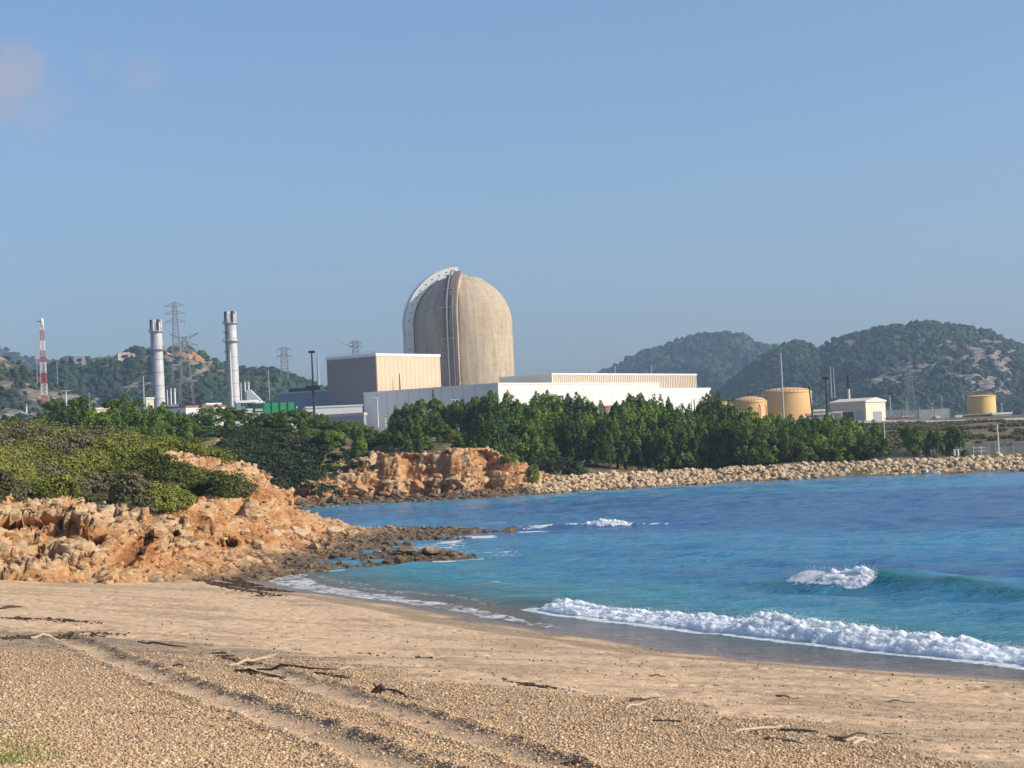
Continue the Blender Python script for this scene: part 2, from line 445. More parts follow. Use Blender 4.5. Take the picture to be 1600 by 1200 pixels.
# ------------------------------------------------------------------ beach
SHORE_PX = [(1600, 1060), (1400, 1046), (1200, 1031), (1000, 1002), (800, 974), (700, 953), (600, 938), (500, 926), (430, 912), (404, 900)]
sp = [tuple(atz(x, y, 0)[:2]) for x, y in SHORE_PX]
SHORE = [(90, -30), (50, 6), (30, 27), (20, 40)] + sp + [(-17, 113), (-22, 125), (-30, 150)]
SHORE = smooth_poly(SHORE, 2)
G_SHORE = DGrid(SHORE, -90, 110, -40, 170, .5)
def shore_s(x, y): return G_SHORE(x, y)[0]
RUT_A = [(60, 985), (140, 1010), (350, 1098), (430, 1118), (590, 1185), (640, 1204), (760, 1250)]
RUT_B = [(380, 1035), (450, 1060), (575, 1103), (650, 1122), (800, 1172), (880, 1200), (1000, 1240)]
def beach_base(x, y):
    s = shore_s(x, y)
    z = np.where(s < 0, s * .11, np.where(s < 46, s * .107, 46 * .107 + (s - 46) * .02))
    z = z + .10 * np.exp(-((s - 5.2 - .6 * vn(x * .15, y * .15, 0, 3)) / 1.1) ** 2)
    z = z + .05 * fbm(x * .16, y * .16, 0, 3, 11) * sstep(0, 4, s)
    return z
_bz = lambda x, y: beach_base(np.asarray(x, float), np.asarray(y, float))
RA = smooth_poly([hit(x, y, _bz) for x, y in RUT_A], 2)
RB = smooth_poly([hit(x, y, _bz) for x, y in RUT_B], 2)
SANDEDGE = smooth_poly([hit(x, y, _bz) for x, y in [(-300, 950), (0, 985), (230, 998), (420, 1012), (560, 1036), (640, 1062), (800, 1062), (900, 1084), (1050, 1092), (1200, 1130), (1400, 1158), (1520, 1195), (1650, 1245)]], 2)
G_RA, G_RB, G_SE = [DGrid(q, -32, 34, 2, 100, .2) for q in (RA, RB, SANDEDGE)]
def beach_full(x, y):
    z = beach_base(x, y); s = shore_s(x, y)
    for P, k in ((G_RA, 1.0), (G_RB, .8)):
        d, tt = P(x, y)
        wob = .12 * vn(x * 1.1, y * 1.1, 0, 21)
        d = d + wob; m = sstep(0, 4, tt + 1.0) * k
        ro = .6 + .7 * np.abs(vn(x * 3.2, y * 3.2, 0, 23))
        z = z + m * (-.06 * np.exp(-(d / .30) ** 2) + .09 * ro * np.exp(-((d - .50) / .13) ** 2) + .05 * ro * np.exp(-((d + .50) / .14) ** 2))
    f1, f2, cid = worley(x * 1.5, y * 1.5, 0.5, 31, 0.0)
    foot = np.exp(-(f1 / .22) ** 2) * (cid > .45 - .9 * fbm(x * .12, y * .12, 0, 2, 33))
    z = z - .05 * foot * sstep(3, 6, s) * (1 - sstep(20, 26, s))
    f1, f2, cid = worley(x * .9 + 7, y * .9, 0.5, 37, 0.0)
    z = z - .05 * np.exp(-(f1 / .17) ** 2) * (cid > .55) * sstep(3, 6, s)
    return z
print('build beach')
def make_beach():
    ang = np.concatenate([np.linspace(-42, -20, 60)[:-1], np.linspace(-20, 20, 640), np.linspace(20, 75, 70)[1:]])
    u = np.concatenate([np.linspace(1 / 2.0, 1 / 14, 30)[:-1], np.linspace(1 / 14, 1 / 125, 1200)])
    r = 1 / u
    A, Rr = np.meshgrid(R(1) * ang, r, indexing='ij')
    x, y = Rr * np.tan(A) * np.cos(A) * 1.0, Rr * np.cos(A)
    z = beach_full(x, y); s = shore_s(x, y)
    dse, _ = G_SE(x, y)
    n1 = fbm(x * .5, y * .5, 0, 4, 41); n2 = fbm(x * 2.2, y * 2.2, 0, 4, 43)
    up = sstep(.5, -.7, dse + n1 * 1.6 + n2 * .8)
    g = up * (.82 + .3 * n2)
    g = np.maximum(g, .8 * sstep(.25, .75, (1 - np.abs(s - 3.0 - n1 * 1.2) / 2.2)))
    for P in (G_RA, G_RB):
        d, tt = P(x, y); d = d + .12 * vn(x * 1.1, y * 1.1, 0, 21)
        g = g * (1 - .85 * np.exp(-(d / .33) ** 4) * sstep(0, 4, tt + 1))
        g = np.maximum(g, np.exp(-((np.abs(d) - .52) / .16) ** 2) * sstep(0, 4, tt + 1) * .95)
    # patchy shingle left of the cove and on the berm
    g = np.clip(g + .8 * sstep(.02, .35, fbm(x * .35, y * .7, 0, 4, 47)) * sstep(2.5, 5, s) * .6, 0, 1)
    wet = sstep(2.3, .9, s + n1 * .5); tan = np.zeros_like(s)
    tan = np.clip(sstep(.25, .6, fbm(x * .6, y * 3.0, 0, 4, 53)) * .5 * sstep(4, 7, s), 0, 1)
    V = np.stack([x, y, z], -1).reshape(-1, 3)
    fc = grid_faces(*x.shape)[:, ::-1]
    o = link('beach', mesh_np('beach', V, fc, MAT_BEACH, True, {'g': g, 'w': wet, 't': tan}))
    tag(o, kind='structure')
    return o
make_beach()

def gravel_mask(x, y):
    dse, _ = G_SE(x, y)
    n1 = fbm(x * .5, y * .5, 0, 4, 41); n2 = fbm(x * 2.2, y * 2.2, 0, 4, 43)
    g = sstep(.5, -.7, dse + n1 * 1.6 + n2 * .8)
    for P in (G_RA, G_RB):
        d, tt = P(x, y); d = d + .12 * vn(x * 1.1, y * 1.1, 0, 21)
        g = g * (1 - .95 * np.exp(-(d / .38) ** 4) * sstep(0, 4, tt + 1))
    return g
ICO_V = []
_p = (1 + 5 ** .5) / 2
for a, b in ((-1, _p), (1, _p), (-1, -_p), (1, -_p)): ICO_V.append((a, b, 0))
for a, b in ((-1, _p), (1, _p), (-1, -_p), (1, -_p)): ICO_V.append((0, a, b))
for a, b in ((-1, _p), (1, _p), (-1, -_p), (1, -_p)): ICO_V.append((b, 0, a))
ICO_V = np.array(ICO_V, float); ICO_V /= np.linalg.norm(ICO_V[0])
ICO_F = np.array([(0, 11, 5), (0, 5, 1), (0, 1, 7), (0, 7, 10), (0, 10, 11), (1, 5, 9), (5, 11, 4), (11, 10, 2), (10, 7, 6), (7, 1, 8), (3, 9, 4), (3, 4, 2), (3, 2, 6), (3, 6, 8), (3, 8, 9), (4, 9, 5), (2, 4, 11), (6, 2, 10), (8, 6, 7), (9, 8, 1)])
def blobs(C, S, rz, mesh=(ICO_V, ICO_F), jit=.0, tilt=None):
    """many small solids in one vertex array; C centres, S (n,3) half sizes"""
    BV, BF = mesh; n = len(C)
    V = BV[None] * S[:, None]
    if jit: V = V * (1 + jit * rng.standard_normal((n, len(BV), 1)))
    if tilt is not None:
        ct, st = np.cos(tilt)[:, None], np.sin(tilt)[:, None]
        V = np.stack([V[..., 0] * ct - V[..., 2] * st, V[..., 1], V[..., 0] * st + V[..., 2] * ct], -1)
    c, s_ = np.cos(rz)[:, None], np.sin(rz)[:, None]
    V = np.stack([V[..., 0] * c - V[..., 1] * s_, V[..., 0] * s_ + V[..., 1] * c, V[..., 2]], -1) + C[:, None]
    Fx = (BF[None] + (np.arange(n) * len(BV))[:, None, None]).reshape(-1, BF.shape[1])
    return V.reshape(-1, 3), Fx
def m_col(name, rough=.85, bump=None):
    t = NT(name); c = t.attr('Col', 'Color')
    return t.done(t.pbr(c, rough, t.bump(t.noise(t.pos(), bump, 6, .7), .6, .05) if bump else None, spec=.25))
MAT_PEB = m_col('pebble_stone')
def make_pebbles():
    n = 470000
    a = R(1) * rng.uniform(-19, 19, n); d = 1 / rng.uniform(1 / 46, 1 / 13.5, n)
    x, y = d * np.sin(a), d * np.cos(a)
    g = gravel_mask(x, y); keep = rng.random(n) < g * .9 + .03 * (.3 + np.clip(fbm(x * .8, y * .8, 0, 3, 49) * 4, 0, 3)); x, y = x[keep], y[keep]; n = len(x)
    z = beach_full(x, y)
    sz = np.clip(rng.lognormal(math.log(.0105), .42, n), .005, .034) * (1 + .012 * np.hypot(x, y))
    S = np.stack([sz, sz * rng.uniform(.6, .95, n), sz * rng.uniform(.35, .7, n)], 1)
    C = np.stack([x, y, z + S[:, 2] * .35], 1)
    V, Fc = blobs(C, S, rng.uniform(0, 6.28, n), jit=.10)
    pal = np.array([(.42, .29, .17), (.50, .36, .22), (.60, .45, .29), (.31, .21, .13), (.70, .57, .40), (.46, .29, .16), (.36, .30, .23), (.19, .135, .09)])
    ci = pal[rng.choice(8, n, p=[.2, .2, .17, .13, .1, .1, .06, .04])] * rng.uniform(.8, 1.15, (n, 1)); ci = ci * .72 + np.array([(.47, .345, .22)]) * .28; ci = ci * np.array([1.07, 1.0, .90])
    o = link('shingle_pebbles', mesh_np('shingle_pebbles', V, Fc, MAT_PEB, True, col=np.repeat(np.clip(ci, 0, 1), 12, 0)))
    tag(o, 'loose grey and tan pebbles covering the upper beach', 'pebbles', kind='stuff')
    print('pebbles', n)
make_pebbles()
# ------------------------------------------------------------------ near headland (rock spur with scrub)
print('headland')
def bh(px, py):           # point on the beach surface
    p = hit(px, py, _bz); return p
HP = []
def hz(px, py, Y): HP.append(tuple(at(px, py, Y)))
def hl(px, py, z): HP.append(tuple(atz(px, py, z)))
def hb(px, py, dz=0.0):
    p = bh(px, py); HP.append((p[0], p[1], p[2] + dz))
for q in [(-260, 908), (-120, 900), (0, 890), (60, 888), (130, 884), (200, 879), (260, 880), (320, 882), (380, 883)]: hb(*q, -.1)
for q in [(-260, 932), (-120, 920), (0, 908), (60, 905), (100, 902), (150, 898), (200, 893), (250, 893), (300, 893), (340, 893), (380, 892), (410, 893)]: hb(*q, -1.0)
for q in [(-260, 990), (-120, 965), (0, 945), (100, 935), (200, 922), (300, 920), (380, 915), (440, 915)]: hb(*q, -2.2)
for q in [(-300, 775, 84), (-120, 776, 87), (0, 779, 90), (60, 778, 92), (110, 779, 94), (150, 784, 96), (190, 790, 98), (230, 797, 100), (262, 806, 102)]: hz(*q)
for q in [(0, 850, 87.5), (60, 845, 89), (120, 842, 91.5), (170, 845, 94), (210, 850, 96), (250, 845, 99)]: hz(*q)
for q in [(300, 850, 105), (345, 847, 108), (330, 805, 112), (400, 800, 118), (400, 860, 112), (450, 850, 120), (500, 860, 124), (280, 868, 101), (350, 872, 105),
          (290, 800, 108), (330, 780, 116), (390, 772, 124), (340, 742, 126), (260, 760, 114), (200, 742, 112), (100, 742, 106), (0, 742, 100), (-150, 742, 96),
          (0, 702, 115), (-150, 690, 118), (-150, 655, 135), (0, 671, 132), (100, 678, 132), (200, 688, 132), (300, 701, 134), (250, 716, 129), (300, 724, 131), (350, 730, 132),
          (400, 737, 134), (430, 760, 136), (445, 776, 138), (480, 800, 143), (510, 814, 147), (540, 824, 150), (440, 800, 132), (480, 826, 138), (500, 845, 134)]: hz(*q)
for q in [(440, 880, .35), (470, 884, .05), (430, 893, -.25), (560, 826, .5), (620, 825, .35), (680, 827, .35), (730, 829, .30), (765, 830, .15), (790, 833, -.5), (600, 838, .35), (660, 842, .05), (560, 850, .55),
          (520, 862, .5), (560, 864, .3), (600, 861, .45), (640, 860, .5), (690, 858, .55), (710, 862, .2), (735, 862, -.6), (600, 876, -.35), (660, 870, -.35), (520, 884, -.3), (705, 848, -.1), (745, 842, -.35), (640, 850, -.05), (580, 852, .2)]: hl(*q)
HP += [(-45, 165, 7), (-30, 162, 3.5), (-18, 163, 0), (-10, 165, -1.2), (2, 168, -1.5), (-55, 145, 10), (-60, 175, 8), (-34, 142, 7.6), (-28, 146, 5.5), (-22, 150, 2.2), (-14, 160, -.6), (-65, 110, 9), (-60, 92, 7), (8, 145, -1.2), (8, 120, -1.4), (6, 160, -1.5), (-40, 178, 4), (-20, 178, -1.5)]
HEAD = RBF(HP)
VEG_POLY = [(-400, 600), (-400, 772), (-60, 776), (40, 776), (110, 775), (160, 782), (196, 786), (222, 797), (262, 803), (285, 790), (300, 772), (330, 775), (392, 773), (386, 757), (360, 748), (325, 742), (300, 734), (262, 726), (242, 711), (275, 708), (330, 714), (365, 722), (400, 728), (430, 742), (455, 770), (480, 770), (480, 600)]
def veg_mask(x, y, z):
    px, py = project(np.stack([x, y, z], -1))
    n = fbm(x * .35, y * .35, 0, 4, 61) * 14; n2 = fbm(x * 1.4, y * 1.4, 0, 3, 67) * 5
    return in_poly(px + n, py + n * .5 + n2, VEG_POLY) & (y < 150)
def rocky(x, y, z, amp, s=0, sc=1.0):
    """3D block / ledge displacement; returns dx, dy, dz"""
    wx = x + .8 * fbm(x * .3, y * .3, z * .3, 3, 71 + s); wz = z + .35 * fbm(x * .22, y * .22, z * .5, 3, 73 + s)
    f1, f2, c = worley(wx * .30 * sc, y * .42 * sc, wz * 1.25 * sc, 75 + s)
    g1, g2, c2 = worley(wx * .95 * sc, y * 1.15 * sc, wz * 2.9 * sc, 79 + s)
    big = (c - .45) * sstep(.0, .22, f2 - f1); small = (c2 - .4) * sstep(0, .25, g2 - g1)
    crack = -(1 - sstep(0, .16, f2 - f1)) * .62 - (1 - sstep(0, .16, g2 - g1)) * .30
    strat = np.tanh(vn(x * .07, y * .07, wz * 1.9 * sc, 83 + s) * 4) * .42
    d = amp * (big * .95 + small * .6 + crack + strat) + amp * .3 * fbm(x * 1.5, y * 1.5, z * 3, 4, 89 + s)
    return d, np.clip(.5 + (c - .5) * .5 + (c2 - .5) * .35 + strat * .3, 0, 1)
def make_headland():
    st = .13
    X, Y = np.meshgrid(np.arange(-50, 9, st), np.arange(76, 166, st * 1.15), indexing='ij')
    Z = HEAD(X, Y)
    gx = np.gradient(Z, st, axis=0); gy = np.gradient(Z, st * 1.15, axis=1); sl = np.hypot(gx, gy)
    veg = veg_mask(X, Y, Z).astype(float)
    k = np.ones(5) / 5
    for ax in (0, 1): veg = np.apply_along_axis(lambda m: np.convolve(m, k, 'same'), ax, veg)
    low = sstep(2.2, .3, Z)
    pxx, pyy = project(np.stack([X, Y, Z], -1))
    scree = sstep(275, 330, pxx) * sstep(800, 780, pyy + 0) * 0 + sstep(285, 340, pxx) * sstep(480, 430, pxx) * sstep(842, 825, pyy)
    scree = sstep(262, 310, pxx) * sstep(560, 520, pxx) * sstep(752, 775, pyy)
    amp = (1 - veg) * (.30 + .62 * sstep(.15, .6, sl)) * (1 - .72 * scree) * (1 - .35 * low) * (1 - .35 * sstep(430, 400, pxx) * (pyy < 765)) + veg * .10
    edge = sstep(0, 2.5, np.minimum(np.minimum(X + 50, 9 - X), np.minimum(Y - 76, 166 - Y)))
    d, tone = rocky(X, Y, Z, amp * edge * .72, 0, 1.35)
    n = np.stack([-gx, -gy, np.ones_like(gx)], -1); n /= np.linalg.norm(n, axis=-1, keepdims=True)
    # caves and undercut ledges under the cliff top
    cave = 0
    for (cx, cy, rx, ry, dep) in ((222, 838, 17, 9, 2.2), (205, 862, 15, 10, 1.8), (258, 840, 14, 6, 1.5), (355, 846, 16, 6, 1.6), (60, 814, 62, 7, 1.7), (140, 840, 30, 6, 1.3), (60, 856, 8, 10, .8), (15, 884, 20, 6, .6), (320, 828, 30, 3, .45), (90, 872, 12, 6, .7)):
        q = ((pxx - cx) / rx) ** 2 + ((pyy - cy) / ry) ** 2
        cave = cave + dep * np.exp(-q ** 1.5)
    d = np.clip(d, -.9, .42)
    P = np.stack([X, Y, Z], -1) + n * d[..., None] + np.stack([cave * -.15, cave * 1.1, -.25 * cave], -1)
    scr = fbm(X * .8, Y * .8, Z * 1.6, 5, 93)
    P[..., 2] += scree * (scr * .30 - .10 * np.abs(fbm(X * 2.2, Y * 2.2, Z * 3, 3, 94)))
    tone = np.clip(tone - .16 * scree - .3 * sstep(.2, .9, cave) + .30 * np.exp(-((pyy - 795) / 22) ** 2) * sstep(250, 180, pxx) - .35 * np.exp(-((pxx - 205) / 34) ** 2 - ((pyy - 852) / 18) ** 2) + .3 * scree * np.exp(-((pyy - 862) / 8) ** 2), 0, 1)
    alg = np.clip(sstep(1.25, .25, P[..., 2] + .35 * fbm(X * .7, Y * .7, 0, 3, 95)) * sstep(420, 520, pxx + 40 * fbm(X * .2, Y * .2, 0, 2, 96)), 0, 1)
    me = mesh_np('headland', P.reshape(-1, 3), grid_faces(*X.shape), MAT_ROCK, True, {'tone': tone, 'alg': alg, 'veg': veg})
    MAT_SOIL = m_ground('scrub_soil', (.085, .085, .035), (.17, .15, .07), 1.2)
    me.materials.append(MAT_SOIL)
    fv = veg[:-1, :-1].reshape(-1) > .55
    me.polygons.foreach_set('material_index', fv.astype(np.int32))
    o = link('headland', me); tag(o, kind='structure')
    return X, Y, P, veg, pxx, pyy
_hX, _hY, _hP, _hveg, _hpx, _hpy = make_headland()

# leafy clump building blocks -------------------------------------------------
def leaf_cloud(C, Rr, n_each, size, flat=1.0, up=.35, r_=None, lowcut=-.15, taper=0.0):
    """triangular leaf tufts over ellipsoid blobs. C (m,3), Rr (m,3)"""
    g = r_ or rng; m = len(C); n = m * n_each
    u = g.standard_normal((n, 3)); u /= np.linalg.norm(u, axis=1, keepdims=True)
    idx = np.repeat(np.arange(m), n_each)
    u[:, 2] = np.where(u[:, 2] < lowcut, -u[:, 2], u[:, 2])
    rad = g.uniform(.72, 1.04, (n, 1)) ** .7
    tp = np.ones((n, 3)); tp[:, :2] = (1 - taper * np.clip(u[:, 2:3], 0, 1) ** 1.5)
    p = C[idx] + u * Rr[idx] * rad * tp
    nrm = u / Rr[idx] * Rr[idx].mean(1, keepdims=True); nrm /= np.linalg.norm(nrm, axis=1, keepdims=True)
    nrm = nrm + g.standard_normal((n, 3)) * .42; nrm[:, 2] += up; nrm /= np.linalg.norm(nrm, axis=1, keepdims=True)
    a = np.cross(nrm, g.standard_normal((n, 3))); a /= np.linalg.norm(a, axis=1, keepdims=True); b = np.cross(nrm, a)
    s = size * g.uniform(.6, 1.35, (n, 1))
    T = np.stack([p + a * s, p - a * s * .5 + b * s * .85, p - a * s * .5 - b * s * .85, p - a * s * 1.0 + nrm * s * .3], 1)
    V = T.reshape(-1, 3); k = np.arange(n)[:, None] * 4
    Fc = np.concatenate([k + np.array([[0, 1, 2]]), k + np.array([[1, 3, 2]])])
    return V, Fc, idx

def scrub_mass(name, label, pts, rads, vals, mat, leaves=90, size=.12, flat=.6, cat='scrub'):
    """uncountable low bushes -> one object"""
    C = []; RR = []; vv = []
    for p, r, v in zip(pts, rads, vals):
        k = 3
        for i in range(k):
            o = rng.uniform(-.55, .55, 3) * r
            C.append((p[0] + o[0] * 1.2, p[1] + o[1], p[2] + r * flat * .22 + abs(o[2]) * .3)); rr = r * rng.uniform(.5, .8)
            RR.append((rr * 1.15, rr, rr * flat)); vv.append(np.clip(v + rng.normal(0, .05), 0, 1))
    C = np.array(C); RR = np.array(RR); vv = np.array(vv)
    V, Fc, idx = leaf_cloud(C, RR, leaves // 3, size, lowcut=-.45)
    va = np.repeat(np.clip(vv[idx] + rng.normal(0, .07, len(idx)), 0, 1), 4)
    o = link(name, mesh_np(name, V, Fc, mat, False, {'v': va})); return tag(o, label, cat, kind='stuff')

def headland_scrub():
    sel = np.argwhere(_hveg > .5)
    n = 8000
    # even density in the picture: weight by projected area ~ keep more on slopes facing the view
    ar = np.abs(np.gradient(_hpx, axis=0) * np.gradient(_hpy, axis=1) - np.gradient(_hpx, axis=1) * np.gradient(_hpy, axis=0))
    wt = ar[sel[:, 0], sel[:, 1]]; wt = np.minimum(wt / wt.mean(), 5) + .35; wt /= wt.sum()
    ii = sel[rng.choice(len(sel), n, p=wt)]
    P = _hP[ii[:, 0], ii[:, 1]]
    px, py = project(P); keep = (px > -260) & (px < 500) & (P[:, 1] < 148); P = P[keep]; n = len(P)
    # shorter near the cliff edge
    v = .34 + 1.0 * fbm(P[:, 0] * .13, P[:, 1] * .10, 0, 3, 101) + .55 * fbm(P[:, 0] * .5, P[:, 1] * .5, 0, 2, 103)
    px, py = project(P)
    v = v + .18 * sstep(760, 700, py) - .18 * sstep(735, 775, py)
    r = np.clip(rng.lognormal(math.log(.42), .42, n), .2, 1.1) * (.85 + .5 * sstep(125, 135, P[:, 1]))
    v = np.clip(v, .02, .95)
    dry = (fbm(P[:, 0] * .2 + 9, P[:, 1] * .2, 0, 3, 107) + .35 * sstep(730, 770, py) > .12)
    a = ~dry
    scrub_mass('coastal_scrub', 'low green and yellow wind-swept scrub covering the near headland', P[a], r[a], v[a], MAT_SCRUB, 165, .075, .58)
    scrub_mass('dry_scrub', 'grey-brown dry twiggy scrub in patches on the near headland', P[dry], r[dry] * 1.0, v[dry], MAT_DRY, 200, .075, .6)
headland_scrub()

# boulders on the beach foot --------------------------------------------------
def ico2():
    V = [tuple(v) for v in ICO_V]; Fs = [tuple(f) for f in ICO_F]
    for _ in range(2):
        cache = {}; nf = []
        def mid(a, b):
            k = (min(a, b), max(a, b))
            if k not in cache:
                m = np.array(V[a]) + np.array(V[b]); m /= np.linalg.norm(m); V.append(tuple(m)); cache[k] = len(V) - 1
            return cache[k]
        for a, b, c in Fs:
            ab, bc, ca = mid(a, b), mid(b, c), mid(c, a); nf += [(a, ab, ca), (b, bc, ab), (c, ca, bc), (ab, bc, ca)]
        Fs = nf
    return np.array(V), np.array(Fs)
I2V, I2F = ico2()
def boulder_mesh(seed, cuts=7, rough=.10):
    """angular block: a sphere planed by random cuts, then roughened"""
    g = np.random.default_rng(seed); V = I2V.copy()
    for _ in range(cuts):
        n = g.standard_normal(3); n /= np.linalg.norm(n); d = g.uniform(.45, .8)
        k = V @ n - d; V = V - np.where(k > 0, k, 0)[:, None] * n
    V *= (1 + rough * fbm(V[:, 0] * 2 + seed, V[:, 1] * 2, V[:, 2] * 2, 3, seed))[:, None]
    me = mesh_np('boulder', V, I2F, None, False, {'tone': np.full(len(V), g.uniform(.3, .9)), 'alg': np.zeros(len(V))})
    me.polygons.foreach_set('use_smooth', np.ones(len(me.polygons), bool)); me.set_sharp_from_angle(angle=R(24))
    return me
BOULD = [boulder_mesh(200 + i) for i in range(10)]
def head_z(px, py):
    d2 = (_hpx - px) ** 2 + (_hpy - py) ** 2
    i = np.unravel_index(np.argmin(np.where(_hP[..., 1] < 150, d2, 1e9)), d2.shape); return _hP[i]
def put_boulder(p, s, k, rz, mat, label, name='boulder', cat='boulder', group=None, tilt=(0, 0)):
    me = BOULD[k].copy() if mat else BOULD[k]
    key = (k, mat.name)
    if key in _bcache: me = _bcache[key]
    else:
        me.materials.clear(); me.materials.append(mat); _bcache[key] = me
    o = link(name, me, None, p); o.scale = s; o.rotation_euler = (tilt[0], tilt[1], rz)
    return tag(o, label, cat, group)
_bcache = {}
for (px, py, w, h, k, mat, lab) in [
    (141, 884, 34, 32, 0, MAT_PALEROCK, 'large smooth cream boulder standing at the foot of the near cliff'),
    (158, 885, 11, 20, 3, MAT_PALEROCK, 'small pale boulder leaning against the right side of the large cream boulder'),
    (206, 884, 26, 20, 2, MAT_PALEROCK, 'cream block on the sand right of the cliff hollow'),
    (58, 883, 32, 20, 4, MAT_BOULDER, 'rounded tan boulder left of the large cream boulder on the sand'),
    (95, 897, 40, 12, 5, MAT_BOULDER, 'broad flat tan slab lying at the sand edge under the near cliff'),
    (35, 893, 30, 16, 6, MAT_BOULDER, 'tan wedge boulder at the sand edge near the left side of the beach'),
    (5, 898, 24, 14, 1, MAT_BOULDER, 'leftmost low tan boulder at the sand edge'),
    (232, 888, 26, 18, 7, MAT_BOULDER, 'orange-tan boulder at the cliff foot beside the cream block'),
    (262, 890, 16, 12, 8, MAT_BOULDER, 'low brown boulder on the sand right of the orange-tan one'),
    (372, 852, 24, 14, 9, MAT_ROCK, 'dark brown boulder halfway up the rocky spur beside the shadowed hollow'),
    (415, 858, 14, 10, 0, MAT_ROCK, 'small dark boulder on the spur to the right of the bigger dark boulder'),
    (411, 832, 20, 8, 4, MAT_ROCK, 'shaded flat boulder on the orange slope below the scrub'),
    (462, 838, 32, 20, 2, MAT_BOULDER, 'sunlit rounded boulder at the low end of the rocky spur'),
    (523, 836, 30, 16, 8, MAT_BOULDER, 'orange boulder where the spur meets the wave-cut platform'),
    (112, 889, 22, 14, 2, MAT_BOULDER, 'tan boulder tucked against the left side of the large cream boulder'),
    (186, 889, 14, 9, 4, MAT_BOULDER, 'small tan boulder between the large cream boulder and the cream block'),
    (292, 890, 22, 10, 9, MAT_BOULDER, 'brownish boulder at the sand edge just left of the weed strips'),
    (20, 885, 26, 16, 7, MAT_BOULDER, 'tan boulder behind the wedge boulder near the left edge'),
    (173, 903, 9, 5, 3, MAT_ROCK, 'lone small dark stone out on the sand below the cliff'),
    (640, 862, 34, 12, 5, MAT_ROCK, 'long black wet boulder on the seaward edge of the rock platform'),
    (675, 864, 26, 13, 6, MAT_ROCK, 'black wet boulder near the tip of the rock platform'),
    (706, 865, 18, 9, 9, MAT_ROCK, 'outermost dark boulder standing in the water off the platform')]:
    p = head_z(px, py)
    if py > 880 and px < 300: p = bh(px, py + 2)
    sc = np.linalg.norm(p - EYE) / F_PX
    s = (w * sc * .62, w * sc * .55, h * sc * .62)
    put_boulder(p + np.array([0, 0, h * sc * .32]), s, k, rng.uniform(0, 6), mat, lab)
    _bcache_t = None

# loose rubble over spur and platform: uncountable
def rubble():
    m = (_hveg < .3) & (_hP[..., 1] < 152) & (_hP[..., 2] > -.2) & (_hpx > -50)
    sel = np.argwhere(m); n = 5200; ii = sel[rng.choice(len(sel), n)]; P = _hP[ii[:, 0], ii[:, 1]]
    s = np.clip(rng.lognormal(math.log(.13), .5, n), .05, .5); S = np.stack([s * rng.uniform(.8, 1.5, n), s, s * rng.uniform(.4, .8, n)], 1)
    V, Fc = blobs(P, S, rng.uniform(0, 6.28, n), jit=.16, tilt=rng.normal(0, .4, n))
    px, py = project(P)
    alg = (sstep(.9, .2, P[:, 2]) * sstep(430, 520, px))
    o = link('rock_rubble', mesh_np('rock_rubble', V, Fc, MAT_ROCK, False, {'tone': np.repeat(rng.uniform(.2, 1, n), 12), 'alg': np.repeat(alg, 12)}))
    tag(o, 'loose orange rock rubble strewn over the near headland slope and platform', 'rubble', kind='stuff')
rubble()
# ------------------------------------------------------------------ sea
print('sea')
def wl(px): return [tuple(atz(x, y, z)) for x, y, z in px]
BRK = [p[:2] for p in wl([(800, 938, .1), (870, 942, .2), (950, 954, .2), (1050, 964, .2), (1150, 975, .2), (1240, 984, .2), (1330, 993, .2), (1430, 1003, .2), (1520, 1012, .2), (1620, 1021, .2), (1760, 1040, .2), (1960, 1074, .2)])]
SW2 = [p[:2] for p in wl([(1120, 905, .2), (1210, 908, .2), (1275, 910, .3), (1400, 911, .3), (1500, 915, .3), (1620, 922, .3), (1800, 930, .3), (2000, 945, .2)])]
SW3 = [p[:2] for p in wl([(720, 832, 0), (780, 829, 0), (850, 826, 0), (930, 824, 0), (990, 823, 0), (1060, 822, 0)])]
BRK = smooth_poly(BRK, 2); SW2 = smooth_poly(SW2, 2); SW3 = smooth_poly(SW3, 2)
